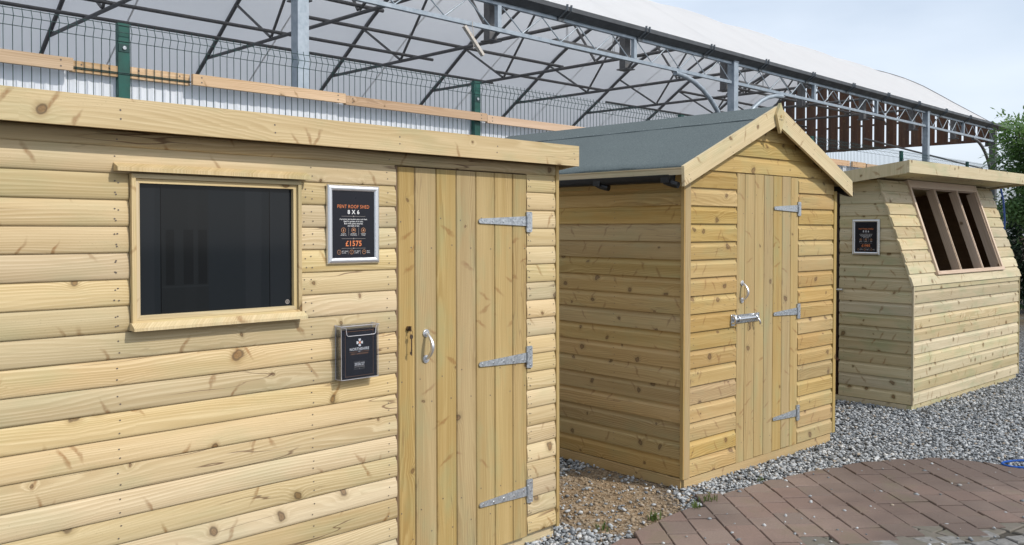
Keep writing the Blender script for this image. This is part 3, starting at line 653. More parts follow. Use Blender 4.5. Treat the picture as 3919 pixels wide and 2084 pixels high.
# roof
zt = lambda u, o=0: RZ + o - RS * abs(u - RC)
mb = MB()
mb.prism([(-.088, zt(-.088, -.012)), (RC, RZ - .012), (1.888, zt(1.888, -.012)), (1.888, zt(1.888, -.030)), (RC, RZ - .030), (-.088, zt(-.088, -.030))], -.055, 2.52, along=0); rf = mb.build('roof', W_DARK, sh)
mb = MB()
import itertools
nv = 40
for s_ in (-1, 1):                                # felt sheet, slightly uneven, lapped over the eaves
    rows = []
    for i in range(13):
        f = i / 12; u = RC + s_ * f * .995
        rows.append([(u, -.058 + 2.6 * j / nv, zt(u, -.004) + .0022 * math.sin(j * 1.3 + i) * f + .0035 * f * math.sin(j * .37 + i * .9) * math.sin(i * .7)) for j in range(nv + 1)])
    rows.append([(RC + s_ * 1.0, r_[1], r_[2] - .010 + .003 * math.sin(j * 2.1)) for j, r_ in enumerate(rows[-1])]); rows.append([(RC + s_ * .992, r_[1], r_[2] - .012) for r_ in rows[-1]])
    if s_ > 0: rows = [q[::-1] for q in rows]
    mb.grid(rows, [[(p[0], p[1]) for p in q] for q in rows], (.5, .5))
    cap_ = [[(RC + s_ * x, -.0585 + 2.6 * j / nv, zt(RC + s_ * x, .0010 + (.0012 * math.sin(j * .9) if k == 3 else 0))) for j in range(nv + 1)] for k, x in enumerate((0, .08, .16, .245))]
    cap_.append([(p[0] + s_ * .001, p[1], p[2] - .0042) for p in cap_[-1]])
    if s_ > 0: cap_ = [q[::-1] for q in cap_]
    mb.grid(cap_, [[(p[0], p[1]) for p in q] for q in cap_], (.5, .5), 0, False)
fo = mb.build('roof_felt', FELT, rf)
for j in range(16):
    y = .05 + j * .16; n_ = 8; mb = MB(); mb.face([(.664 + .0045 * math.cos(2 * math.pi * q / n_), y + .0045 * math.sin(2 * math.pi * q / n_), zt(.664 + .0045 * math.cos(2 * math.pi * q / n_), .0030)) for q in range(n_)]); mb.build('clout_nail', GALV, fo)
mb = MB()
mb.prism([(-.119, 1.848), (-.112, 1.731), (RC - .002, 2.166), (RC - .002, 2.289)], -.08, -.060, along=R(23.3))
for u, z in ((-.07, 1.80), (-.055, 1.775), (.35, 1.985), (.375, 1.955)): mb.disc((u, -.0808, z), .0035, 6, 1)
mb.build('barge_board', [W_FASCIA, NAIL], rf)
mb = MB(); mb.prism([(1.912, 1.836), (RC + .002, 2.289), (RC + .002, 2.160), (1.919, 1.724)], -.08, -.060, along=R(-23.3))
for u, z in ((1.83, 1.80), (1.835, 1.83), (1.35, 2.00), (1.36, 2.03), (.99, 2.19), (1.0, 2.16)): mb.disc((u, -.0808, z), .0035, 6, 1)
mb.build('barge_board', [W_FASCIA, NAIL], rf)
mb = MB(); mb.prism([(.889, 2.106), (.909, 2.150), (.931, 2.206), (.935, 2.226), (.889, 2.304), (.843, 2.226), (.847, 2.206), (.869, 2.150)], -.101, -.081, along=R(90))
for u, z in ((.862, 2.215), (.920, 2.215), (.891, 2.19)): mb.disc((u, -.1015, z), .003, 6, 1)
fi = mb.build('finial', [W_FASCIA, NAIL], rf)
mb = MB(); mb.disc((.891, -.103, 2.216), .010, 12, 0, .002); mb.build('finial_stud', W_SHIP, fi)
text('lettering', 'NORTHSHIRE', .0085, (.891, -.1016, 2.1945), BROWNM, fi, .0001, .85)
mb = MB(); mb.box(-.102, -.089, -.052, 2.5, 1.800, 1.836, 1); mb.box(-.106, -.0885, -.052, 2.5, 1.836, 1.843, 1); mb.build('eaves_board', W_FASCIA, rf); mb = MB(); mb.box(1.889, 1.902, -.052, 2.5, 1.80, 1.836, 1); mb.build('eaves_board', W_FASCIA, rf)
for s_, uc in ((-1, -.126), (1, 1.926)):
    mb = MB(); arc = [(math.cos(t), math.sin(t)) for t in [math.pi + k * math.pi / 8 for k in range(9)]]
    y0, y1 = (.0 if s_ < 0 else -.03), 2.45
    rows = [[(uc + .034 * a, y0, 1.797 + .043 * b), (uc + .034 * a, y1, 1.797 + .043 * b)] for a, b in arc]; mb.grid(rows, [[(p[0], p[1]) for p in q] for q in rows], (.5, .5))
    rows = [[(uc + .031 * a, y0, 1.799 + .040 * b), (uc + .031 * a, y1, 1.799 + .040 * b)] for a, b in arc][::-1]; mb.grid(rows, [[(p[0], p[1]) for p in q] for q in rows], (.5, .5))
    for a in (-1, 1): mb.box(uc + a * .0325 - .002, uc + a * .0325 + .002, y0, y1, 1.796, 1.800, 1)
    mb.face([(uc + .034 * a, y0 + .0005, 1.797 + .043 * b) for a, b in arc]); mb.face([(uc + .034 * a, y1, 1.797 + .043 * b) for a, b in arc][::-1])
    gt = mb.build('gutter', BLACKP, rf)
    for y in ((.03, .56) if s_ < 0 else (.0,)):
        mb = MB(); mb.tube([(uc, y + .02, 1.770), (uc, y - .008, 1.757), (uc + .004, y - .04, 1.745), (uc + .006, y - .07, 1.738)], [.024, .023, .0205, .019], 12); mb.box(uc - .032, uc + .032, y - .028, y + .028, 1.754, 1.797, 1); mb.build('gutter_outlet', BLACKP, gt)

# ------------------------------------------------------------------ potting shed
sh = root('potting_shed', S3, (1.28, .9, -.06), 'farthest shed, pale greenish boards and a sloping unglazed three-bay window', 'shed', 'display sheds in a row')
P3 = .1085; Z3, K3 = 1.038, .335; WR = 2.562
mb = MB(); clad(mb, 0, 10, P3, lambda k: [(.018, WR - .012)], SHIPP, FR, False, [lambda a, b: a + .03, lambda a, b: b - .02], ztop=1.024)
sa = math.atan(K3); ca_, sb_ = math.cos(sa), math.sin(sa)
def SL(u, d, s): return (u, s * sb_ + d * ca_ - .004 * ca_ - .006, Z3 - .018 + s * ca_ - d * sb_)   # along the sloping face
mb.build('cladding', [W_POT, NAIL], sh)
mb = MB(); PS = .1085
clad(mb, 0, 9, PS, lambda k: [(-.012, WR + .03)] if k == 0 else ([(-.012, .535), (2.135, WR + .03)]), SHIPP, SL, False, [lambda a, b: a + .04, lambda a, b: b - .03], ztop=.975)
mb.build('sloping_cladding', [W_POT, NAIL], sh)
def sidez(z): return 0 if z < Z3 else K3 * (z - Z3)
mb = MB()
lim = lambda z: -max(.004, sidez(z) + .008)
clad(mb, 0, 18, P3, lambda k: [(-.668, lim)], SHIPP, lambda u, d, z: (.004 + d, -u, z), False, [-.62, lambda a, b: b - .03], ztop=1.94)
mb.build('side_cladding', [W_POT, NAIL], sh); mb = MB()
clad(mb, 0, 18, P3, lambda k: [(-1.83, -1.42)], SHIPP, lambda u, d, z: (.004 + d, -u, z), False, ztop=1.86)
mb.build('side_cladding', [W_POT, NAIL], sh)
for a, b in ((.0, .017), (WR - .011, WR)): mb = MB(); mb.box(a, b, -.005, .012, -.003, 1.035, 2); mb.build('corner_trim', W_POT, sh)
mb = MB()
mb.box(.02, WR - .01, .016, .03, 0, Z3 - .03, 0)
mb.box(.02, WR - .01, 1.80, 1.83, 0, 1.85, 0)
for u in (.022, WR - .03):
    for a, b in ((.03, .66), (1.42, 1.80)) if u < 1 else ((.03, 1.8),):
        poly = [(a, 0), (b, 0), (b, 1.86 if b > .7 else 1.96), (max(a, .33), 1.955), (max(a, .03), Z3)] if a < .1 else [(a, 0), (b, 0), (b, 1.86), (a, 1.9)]
        mb.prism(poly, u, u + .012, M4=YZ)
mb.build('wall_lining', W_DARK, sh)
mb = MB(); mb.box(.02, WR - .02, .03, 1.8, -.006, -.001, 0); mb.build('floor', W_DARK, sh)
mb = MB(); mb.box(.012, .06, .70, .74, 0, 1.86, 2); mb.box(.006, .05, 1.375, 1.415, 0, 1.86, 2); mb.box(.01, .05, .66, .698, .31, .335, 1); mb.build('door_jamb', W_BROWN, sh)
mb = MB(); mb.box(-.012, .003, .668, 1.36, 0, 1.86, 2, M4=Matrix.Translation((0, .669, 0)) @ Matrix.Rotation(R(0), 4, 'Z') @ Matrix.Translation((.09, -.60, 0))); 
mb.build('door', W_BROWN, sh)
mb = MB(); mb.box(-.006, .002, .635, .676, .945, .972, 1); mb.tube([(-.010, .63, .958), (-.010, .69, .958)], .007, 8); mb.build('latch', ZINC, sh)
# window frame on the slope
mb = MB()
def SB(u0, u1, s0, s1, d0, d1, long=0):          # box on the slope
    q = MB(); q.box(u0, u1, d0, d1, s0, s1, long); 
    for f_, uv_, r_ in zip(q.f, q.uv, q.rn): mb.face([SL(*q.v[i]) for i in f_], uv_, r_)
SB(.527, .562, .098, .985, -.016, .03, 2); SB(2.107, 2.142, .098, .985, -.016, .03, 2); SB(.515, 2.155, .080, .112, -.020, .03, 0); SB(.563, 2.106, .915, .985, -.014, .03, 0)
wo = mb.build('window', W_PINK, sh)
for uc in (1.075, 1.61):
    mb = MB(); SB(uc - .0165, uc + .0165, .113, .914, -.008, .066, 2); SB(uc - .006, uc + .006, .113, .914, -.014, -.0085, 2); mb.build('mullion', W_PINK, wo)
mb = MB(); SB(.563, .575, .113, .914, .031, .085, 2); mb.build('inner_stop', W_PINK, wo); mb = MB(); SB(2.09, 2.106, .113, .914, .0, .085, 2); mb.build('inner_stop', W_PINK, wo)
# roof
zr = lambda v: 2.087 - .118 * (v + .024)
mb = MB(); mb.prism([(-.002, zr(0) - .085), (1.95, zr(1.95) - .085), (1.95, zr(1.95) - .06), (-.002, zr(0) - .06)], -.125, 2.70, M4=YZ); rf = mb.build('roof', W_POT, sh)
mb = MB(); mb.prism([(-.02, zr(0) - .058), (1.97, zr(1.97) - .058), (1.97, zr(1.97) - .052), (-.02, zr(0) - .052)], -.13, 2.70, M4=YZ); mb.build('roof_felt', FELT, rf)
mb = MB(); mb.box(-.15, 2.72, -.024, -.004, 1.980, 2.087, 0); mb.build('fascia', W_POT, rf)
mb = MB(); mb.prism([(-.0035, zr(0) - .002), (1.98, zr(1.98)), (1.98, zr(1.98) - .105), (-.0035, zr(0) - .109)], -.149, -.130, M4=YZ, along=R(90)); mb.build('barge_board', W_POT, rf); mb = MB(); mb.prism([(-.0035, zr(0) - .002), (1.98, zr(1.98)), (1.98, zr(1.98) - .105), (-.0035, zr(0) - .109)], 2.701, 2.719, M4=YZ, along=R(90)); mb.build('barge_board', W_POT, rf)
mb = MB(); mb.box(-.006, 2.50, .004, .045, -.060, -.006, 0); mb.box(-.008, .035, .046, 1.8, -.060, -.006, 1); mb.build('floor_bearer', W_POT, sh)

# ------------------------------------------------------------------ mesh fence and the screen behind it
fe = root('mesh_fence', SITE, (5.24, 5.7, 0), 'tall green wire mesh security fence with steel posts behind the sheds', 'fence')
posts = [-.85, 2.21] + [5.24 + 3.14 * k for k in range(6)]
FT = 2.838
for k, u in enumerate(posts):
    mb = MB(); mb.box(u - .037, u + .037, 5.672, 5.712, 0, FT + .012, 2)
    po = mb.build('post', GREENP, fe)
    for z in (2.69, 1.6, .6): mb = MB(); mb.box(u - .034, u + .034, 5.668, 5.6715, z - .02, z + .03, 2); mb.tube([(u, 5.668, z + .005), (u, 5.660, z + .005)], .012, 8, 1); mb.build('clamp', [GREENW, GALV], po)
for a, b in zip(posts, posts[1:]):
    mb = MB(); n = int(round((b - a - .06) / .05)); D = 5.665
    up = .028 if a > 2 else .0
    for j in range(n + 1):
        u = a + .04 + j * (b - a - .08) / n
        mb.tube([(u, D, .05), (u, D, FT - .103), (u, D - .021, FT - .052), (u, D, FT - .004), (u, D, FT + (up - .01 if up else 0))], .0024, 4, 0, False)
    for z, dd in ((FT - .004, 0), (FT - .052, -.021), (FT - .103, 0), (FT - .30, 0), (2.53, 0), (2.2, 0), (1.8, 0), (1.4, 0), (1.0, 0), (.6, 0), (.15, 0)):
        mb.tube([(a, D + .005 + dd, z), (b, D + .005 + dd, z)], .0027, 4, 0, False)
    mb.build('mesh_panel', GREENW, fe)
sn = root('sheeting_screen', SITE, (5.0, 5.78, 0), 'white ribbed plastic sheeting held by raw timber rails along the fence', 'screen')
us = [-1.2, 1.69, 2.19, 2.245, 2.6, 4.6, 6.6, 8.6, 11, 13.4, 15.8]
for a, b in zip(us, us[1:]):
    if a == 2.19: continue
    mb = MB(); n = int((b - a) / .02) ; rows = []
    for j in range(n + 1):
        u = a + (b - a) * j / n; k = j % 4; y = 5.722 - (.006 if k in (0,) else 0) + rng.uniform(-.0006, .0006)
        rows.append([(u, y, .02), (u, y, 2.535 + (rng.uniform(-.006, .006) if False else 0) - (.04 if a == 1.69 else 0) * 0)])
    mb.grid(rows, [[(p[0], p[2]) for p in q] for q in rows], (.5, .5), 0, False)
    mb.build('ribbed_sheet', TWINW, sn)
for a, b, f, z0, z1 in ((-1.2, 1.893, 1, 2.507, 2.583), (1.895, 2.19, 0, 2.51, 2.577), (2.243, 2.64, 0, 2.51, 2.583), (2.642, 3.845, 1, 2.511, 2.583), (3.847, 5.32, 1, 2.503, 2.572), (5.323, 8.0, 1, 2.492, 2.561), (8.003, 10.6, 1, 2.49, 2.565), (10.603, 12.6, 1, 2.49, 2.568), (12.7, 13.15, 1, 2.49, 2.568), (13.2, 14.8, 1, 2.49, 2.56)):
    y0, y1 = (5.630, 5.6605) if f else (5.674, 5.712)
    mb = MB(); mb.box(a, b, y0, y1, z0, z1, 0)
    for u in (a + .06, b - .07):
        for z in (z0 + .02, z1 - .02): mb.disc((u, y0 - .0008, z), .006, 7, 1)
    mb.build('rail', [W_RAIL, NAIL], sn)

# ------------------------------------------------------------------ canopy building
cb = root('canopy_building', SITE, (12.3, 7.4, 0), 'long open-sided canopy with white arched roof on galvanised steel posts', 'canopy')
CD = 11.4
PROF = [(0, 6.29), (.5, 6.25), (.85, 6.15), (1.25, 6.0), (1.75, 5.775), (2.2, 5.52), (2.64, 5.225), (3.07, 4.93), (3.65, 4.55), (4.1, 4.24), (4.18, 4.17)]
def arch(o):
    o = abs(o)
    for (a, za), (b, zb) in zip(PROF, PROF[1:]):
        if o <= b: return za + (zb - za) * (o - a) / (b - a)
    return PROF[-1][1]
for u in (-3.2, 4.535, 12.32, 20.44, 25.14):
    mb = MB(); wd = .06 if u < 25 else .075
    mb.box(u - wd, u + wd, 7.34, 7.34 + 2 * wd, 0, 4.20, 2); mb.box(u - .11, u + .11, 7.30, 7.50, 0, .015); mb.box(u - wd - .012, u + wd + .012, 7.33, 7.335 + 2 * wd, 4.202, 4.212)
    mb.build('post', STEELP if u < 20 else HOOPM if u > 25 else STEELP, cb)
PU = [-3.2, 4.535, 12.32, 20.44, 25.14]
for a, b in zip(PU, PU[1:]):
    mb = MB(); a2, b2 = a + .065, b - .065
    mb.box(a2, b2, 7.375, 7.425, 3.86, 3.905, 0); mb.box(a2, b2, 7.375, 7.425, 4.165, 4.21, 0)
    nb = 3 if b < 25 else 2
    for j in range(nb):
        c0 = a + (b - a) * j / nb; c1 = a + (b - a) * (j + 1) / nb
        for q in ((c0 + .035 if j else a2 + .03), (c1 - .035 if j == nb - 1 else None)):
            if q is not None: mb.box(q - .03, q + .03, 7.372, 7.428, 3.906, 4.164, 2)
        n = 7; s = (c1 - c0 - .2) / n
        for i in range(n):
            x0 = c0 + .1 + i * s; zz_ = (4.16, 3.91) if i % 2 == 0 else (3.91, 4.16)
            mb.tube([(x0, 7.40, zz_[0]), (x0 + s, 7.40, zz_[1])], .0085, 6)
    mb.build('lattice_girder', STEELP, cb)
# gutter with brackets
mb = MB(); gp = [(7.46, 4.205), (7.340, 4.205), (7.262, 4.270), (7.262, 4.325), (7.270, 4.325), (7.270, 4.274), (7.344, 4.212), (7.46, 4.212)]
rows = [[(u, d, z) for u in (-3.5, 6, 12.33, 20, 25.95)] for d, z in gp]; mb.grid(rows, [[(p[0], p[2]) for p in q] for q in rows], (.5, .5), 0, False)
gt = mb.build('gutter', GUTM, cb)
for k in range(-7, 12):
    u = 8.208 + 1.63 * k
    if -3.4 < u < 25.8:
        mb = MB(); mb.box(u - .05, u + .07, 7.36, 7.374, 4.155, 4.205); mb.beam((u - .035, 7.34, 4.195), (u - .005, 7.25, 4.27), .028, .012); mb.beam((u - .005, 7.25, 4.265), (u + .01, 7.255, 4.345), .028, .012); mb.beam((u + .045, 7.34, 4.195), (u + .07, 7.25, 4.27), .028, .012); mb.beam((u + .07, 7.25, 4.265), (u + .085, 7.255, 4.345), .028, .012); mb.build('gutter_bracket', BRK, gt)
# cover: film stretched over the hoops, sagging a little between them
HU = [-3.12 + 2.59 * k for k in range(12)]
mb = MB(); rows = []; N = 34
ulist = []
for a, b in zip(HU, HU[1:]): ulist += [a + (b - a) * q / 6 for q in range(6)]
ulist.append(HU[-1])
for u in ulist:
    f = ((u - HU[0]) / 2.59) % 1.0; row = []
    for j in range(N + 1):
        o = -4.17 + 8.34 * j / N
        row.append((u, CD + o, arch(o) + .012 - .055 * math.sin(math.pi * f) * math.sin(math.pi * j / N)))
    row[0] = (u, 7.262, 4.318); rows.append(row)
mb.grid(rows, [[(p[0], p[1]) for p in q] for q in rows], (.5, .5)); cv = mb.build('cover', COVER, cb)
for u in [x + dx for x in HU[:-1] for dx in (.0, 1.05)]:
    mb = MB(); f = ((u - HU[0]) / 2.59) % 1.0; q = []
    for j in range(N + 1):
        o = -4.17 + 8.34 * j / N; z = arch(o) + .012 - .055 * math.sin(math.pi * f) * math.sin(math.pi * j / N)
        q.append([(u - .014, CD + o, z + .004), (u, CD + o, z + .007), (u + .014, CD + o, z + .004)])
    mb.grid(q[1:], [[(p[0], p[1]) for p in r_] for r_ in q[1:]], (.5, .5)); mb.build('cover_seam', SEAM, cv)
mb = MB(); rows = [[(u, 15.64 + .03 * math.sin(u * 1.2), 4.28), (u, 15.66 + .04 * math.sin(u * 1.7 + 1), 3.2), (u, 15.66, .05)] for u in [-4 + .5 * k for k in range(60)]]
mb.grid(rows, [[(p[0], p[2]) for p in q] for q in rows], (.5, .5)); mb.build('side_sheet', SIDEC, cb)
for k, u in enumerate(HU):
    mb = MB(); pts = []
    for j in range(25):
        o = 4.1 - 8.05 * j / 24; pts.append((u, CD + o, arch(o) - .035))
    mb.tube([(u, 15.53, 3.9)] + pts + [(u, 7.46, 4.1)], .035, 8)
    mb.box(u - .06, u + .06, 7.56, 7.66, 3.80, 4.30, 2); mb.box(u - .085, u + .085, 7.50, 7.69, 3.785, 3.80); mb.beam((u - .06, 7.5, 3.80), (u - .06, 7.42, 3.88), .04, .012)
    ho = mb.build('hoop', HOOPM, cb)
    mb = MB(); mb.tube([(u + .04, 8.02, 4.60), (u + .04, 15.0, 4.62)], .030, 8); mb.build('tie', HOOPM, ho)
    mb = MB()
    for (d0, z0), (d1, z1) in (((12.70, 4.64), (13.78, arch(13.78 - CD) - .06)), ((12.66, 4.64), (11.42, arch(0) - .06)), ((10.3, 4.64), (11.38, arch(0) - .06)), ((10.26, 4.64), (9.02, arch(9.02 - CD) - .06))):
        mb.tube([(u, d0, z0), (u, d1, z1)], .023, 7)
    mb.build('web', HOOPM, ho)
for a, b, d in ((-3, 12.9, 13.5), (4.3, 10.4, 12.46), (7.0, 12.6, 11.24), (12.0, 15.4, 12.46), (16.7, 20.8, 13.5), (16.6, 20.5, 11.3), (-3, 4.9, 11.24), (17.2, 25, 10.2), (20, 25, 12.5), (-3, 7.6, 10.2)):
    mb = MB(); mb.tube([(a, d, 4.665), (b, d, 4.675)], .028, 8); mb.build('purlin', HOOPM, cb)
for sgn, u in ((-1, 12.32), (1, 12.32), (-1, 25.1)):
    mb = MB(); pts = [(u + sgn * 1.55 * math.cos(t), 7.40, 2.55 + 1.28 * math.sin(t)) for t in [k * math.pi / 18 for k in range(10)]][::-1]
    pts = [(u + sgn * 1.58 * (1 - math.sin(t)) , 7.4, 3.84 - 1.45 * (1 - math.cos(t))) for t in [k * math.pi / 20 for k in range(11)]]
    mb.tube(pts, .037, 10); mb.build('brace', STEELP if u < 20 else HOOPM, cb)
# space-boarded gable at the far end
mb = MB(); d = 7.52
bk = 0
while d < 15.2:
    pw = .292
    for q in range(3):
        a = d + q * pw / 3; b = a + pw / 3 - .002
        z1 = min(arch(a - CD), arch(b - CD)) - .06
        mb.box(25.18, 25.20, a, b, 3.885 + rng.uniform(-.012, .012), z1, 2)
    d += pw + .050 + (.26 if bk % 4 == 9 else 0); bk += 1
mb.box(25.205, 25.25, 7.6, 15.2, 3.885, 3.96, 1)
gb = mb.build('gable_boards', W_BROWN, cb)
mb = MB(); mb.tube([(25.22, CD + o, arch(o) - .02) for o in [-4.1 + 8.2 * k / 30 for k in range(31)]], .04, 8); mb.build('end_arch', HOOPM, cb)
# things hung in the canopy
mb = MB(); mb.beam((6.60, 7.36, 3.83), (6.885, 7.36, 3.545), .045, .035); mb.tube([(6.72, 7.36, 3.90), (6.735, 7.345, 3.7), (6.74, 7.36, 3.60)], .004, 5)
tag(mb.build('dangling_batten', WHITEPL, None, SITE, (6.74, 7.36, 3.55)), 'short weathered white batten dangling from the lattice girder', 'batten')
for nm, (a, b, d, z), lab in (('strip_light', (10.0, 11.75, 9.1, 4.40), 'long grey strip light hung nearer along the canopy, above the felt-roofed shed'), ('strip_light', (15.3, 16.6, 9.1, 4.40), 'shorter-looking grey strip light farther along the canopy, just right of the second post')):
    rt = root(nm, SITE, ((a + b) / 2, d, z), lab, 'light', 'strip lights under the canopy')
    mb = MB(); mb.prism([(-.05, z + .08), (.05, z + .08), (.085, z), (-.085, z)], a, b, M4=Matrix(((0, 1, 0, 0), (1, 0, 0, d), (0, 0, 1, 0), (0, 0, 0, 1)))); mb.build('casing', LAMPM, rt)
    for u in (a + .3, b - .3): mb = MB(); mb.tube([(u - .02, d, z + .08), (u, d, arch(d - CD) - .02)], .004, 5); mb.tube([(u + .02, d, z + .08), (u, d, arch(d - CD) - .02)], .004, 5); mb.build('wire', HOOPM, rt)
mb = MB(); mb.tube([(20.0 + 8.2 * t, 8.6, 3.66 - .27 * t - .12 * math.sin(math.pi * t) * (0 if t else 0)) for t in [k / 12 for k in range(13)]], .022, 6)
tag(mb.build('slack_cable', HOOPM, None, SITE, (20, 8.6, 3.4)), 'dark cable stretched below the brown boarded gable behind the far post', 'cable')

# ------------------------------------------------------------------ ground, paving, gravel
mb = MB(); mb.face([(-150, -150, 0), (150, -150, 0), (150, 250, 0), (-150, 250, 0)]); tag(mb.build('ground', GROUND), None, None, None, 'structure')
PAVE = [(-.6, 2.2), (4.9, 2.2), (4.7, 3.6), (4.2, 4.6), (3.6, 5.28), (3.22, 5.60), (3.04, 5.80), (2.88, 5.885), (2.70, 5.885), (2.47, 5.815), (2.23, 5.74), (1.9, 5.50), (1.58, 5.36), (1.41, 5.22), (1.25, 5.09), (1.08, 4.92), (.92, 4.72), (.76, 4.58), (.56, 4.36), (.1, 3.7)]
def clip(poly, clp):
    out = poly
    for (ax, ay), (bx_, by) in zip(clp, clp[1:] + clp[:1]):
        inp = out; out = []
        if not inp: break
        sd = lambda p: (bx_ - ax) * (p[1] - ay) - (by - ay) * (p[0] - ax)
        for p, q in zip(inp, inp[1:] + inp[:1]):
            a, b = sd(p), sd(q)
            if a >= 0: out.append(p)
            if (a >= 0) != (b >= 0):
                t = a / (a - b); out.append((p[0] + (q[0] - p[0]) * t, p[1] + (q[1] - p[1]) * t))
    return out
def inside(p, poly):
    c = False
    for (ax, ay), (bx_, by) in zip(poly, poly[1:] + poly[:1]):
        if (ay > p[1]) != (by > p[1]) and p[0] < (bx_ - ax) * (p[1] - ay) / (by - ay) + ax: c = not c
    return c
def hull(ps):
    ps = sorted(ps); 
    def half(q):
        h = []
        for p in q:
            while len(h) > 1 and (h[-1][0] - h[-2][0]) * (p[1] - h[-2][1]) - (h[-1][1] - h[-2][1]) * (p[0] - h[-2][0]) <= 0: h.pop()
            h.append(p)
        return h
    return half(ps)[:-1] + half(ps[::-1])[:-1]
PH = hull(PAVE)
def blocks(mb, th, cw, bl, gap, cond, zt_, x0=-2, x1=6, ox=2.05, oy=4.53):
    ct, st = math.cos(th), math.sin(th)
    for i in range(int(-4 / cw), int(4 / cw)):
        off = rng.random() * bl
        for j in range(int(-3.4 / bl), int(2.4 / bl)):
            a0, a1 = i * cw + gap, (i + 1) * cw - gap; b0, b1 = j * bl + off + gap * 2.6, (j + 1) * bl + off - gap * 2.6
            c = .006
            W_ = lambda a, b: (ox + a * ct - b * st, oy + a * st + b * ct)
            cen = W_((a0 + a1) / 2, (b0 + b1) / 2)
            if not cond(cen): continue
            q = [W_(a0, b0), W_(a1, b0), W_(a1, b1), W_(a0, b1)]
            if not (inside(cen, PH) and rng.random() < .34): q = clip(q, PH)
            if len(q) < 3: continue
            ar = abs(sum(p[0] * r_[1] - r_[0] * p[1] for p, r_ in zip(q, q[1:] + q[:1]))) / 2
            if ar < .006: continue
            z = zt_ + rng.uniform(-.003, .003); cx = sum(p[0] for p in q) / len(q); cy = sum(p[1] for p in q) / len(q)
            r = (rng.random(), rng.random()); tx, ty = rng.uniform(-.014, .014), rng.uniform(-.014, .014)
            def up(p, dz): return (p[0], p[1], z + dz + (p[0] - cx) * tx + (p[1] - cy) * ty)
            inn = []
            for p in q:
                dx, dy = cx - p[0], cy - p[1]; L_ = max(math.hypot(dx, dy), 1e-4); inn.append((p[0] + dx / L_ * c, p[1] + dy / L_ * c))
            mb.face([up(p, 0) for p in inn], None, r)
            for k in range(len(q)):
                k2 = (k + 1) % len(q)
                mb.face([up(q[k], -.005), up(q[k2], -.005), up(inn[k2], 0), up(inn[k], 0)], None, r); mb.face([up(q[k], -.06), up(q[k2], -.06), up(q[k2], -.005), up(q[k], -.005)], None, r)
ringline = lambda p: p[1] - (4.53 + .13 * (p[0] - 2.05) - .10 * max(0, 2.3 - p[0]) ** 2)
settline = lambda p: p[1] - (4.335 + .20 * (p[0] - 2.12))
mb = MB(); blocks(mb, R(4), .160, .185, .0019, lambda p: ringline(p) > -.11 or p[0] < 1.45, .026); tag(mb.build('block_paving', BLOCK), None, None, None, 'structure')
mb = MB(); blocks(mb, R(36), .17, .21, .003, lambda p: ringline(p) <= .09 and settline(p) > -.07 and p[0] >= 1.45, .020); tag(mb.build('dark_paving', DBLOCK), None, None, None, 'structure')
mb = MB(); blocks(mb, R(14), .115, .115, .006, lambda p: ringline(p) <= .03 and settline(p) <= .03 and p[0] >= 1.45, .021); tag(mb.build('sett_paving', SETT), None, None, None, 'structure')
mb = MB(); mb.face([(x, y, .008) for x, y in [(cx_ * .985 + 2 * .015, cy_ * .985 + 3.8 * .015) for cx_, cy_ in PH]]); 
JOINT = plain('sandy_joints', (.075, .066, .052), .95, 0, .3, 60); tag(mb.build('paving_bed', JOINT), None, None, None, 'structure')

# loose stone: one mesh, every chip an island
def chips(name, n, sampler, smin, smax, mat, flat=.62, seed=3, zoff=0):
    r_ = np.random.default_rng(seed)
    t = (1 + 5 ** .5) / 2
    iv = np.array([(-1, t, 0), (1, t, 0), (-1, -t, 0), (1, -t, 0), (0, -1, t), (0, 1, t), (0, -1, -t), (0, 1, -t), (t, 0, -1), (t, 0, 1), (-t, 0, -1), (-t, 0, 1)]) / math.sqrt(1 + t * t)
    fi_ = np.array([(0, 11, 5), (0, 5, 1), (0, 1, 7), (0, 7, 10), (0, 10, 11), (1, 5, 9), (5, 11, 4), (11, 10, 2), (10, 7, 6), (7, 1, 8), (3, 9, 4), (3, 4, 2), (3, 2, 6), (3, 6, 8), (3, 8, 9), (4, 9, 5), (2, 4, 11), (6, 2, 10), (8, 6, 7), (9, 8, 1)])
    P = sampler(r_, n); n = len(P)
    V = np.repeat(iv[None], n, 0) * (1 + r_.uniform(-.32, .32, (n, 12, 1)))
    s = r_.uniform(smin, smax, (n, 1, 1)) * P[:, 3].reshape(n, 1, 1); V = V * s * np.concatenate([r_.uniform(.8, 1.3, (n, 1, 1)), r_.uniform(.6, .95, (n, 1, 1)), r_.uniform(flat * .7, flat * 1.2, (n, 1, 1))], 2)
    a = r_.uniform(0, 6.28, n); tl = r_.normal(0, .35, n); ct, st, cx, sx = np.cos(a), np.sin(a), np.cos(tl), np.sin(tl)
    y = V[..., 1] * cx[:, None] - V[..., 2] * sx[:, None]; z = V[..., 1] * sx[:, None] + V[..., 2] * cx[:, None]; x = V[..., 0]
    X = x * ct[:, None] - y * st[:, None]; Y = x * st[:, None] + y * ct[:, None]
    V = np.stack([X, Y, z], 2) + P[:, None, :3]; V[..., 2] += (s[:, :, 0] * .25 + zoff)
    F = (fi_[None] + (np.arange(n) * 12)[:, None, None]).reshape(-1, 3)
    me = bpy.data.meshes.new(name); me.vertices.add(n * 12); me.vertices.foreach_set('co', V.reshape(-1))
    me.loops.add(len(F) * 3); me.loops.foreach_set('vertex_index', F.reshape(-1).astype(np.int32)); me.polygons.add(len(F))
    me.polygons.foreach_set('loop_start', (np.arange(len(F)) * 3).astype(np.int32)); me.polygons.foreach_set('loop_total', np.full(len(F), 3, np.int32))
    me.update(calc_edges=True); me.materials.append(mat)
    o = bpy.data.objects.new(name, me); COL.objects.link(o); return o
def inv(fr):
    i = fr.inverted(); return lambda x, y: i @ Vector((x, y, 0))
i1, i2, i3 = inv(S1), inv(S2), inv(S3)
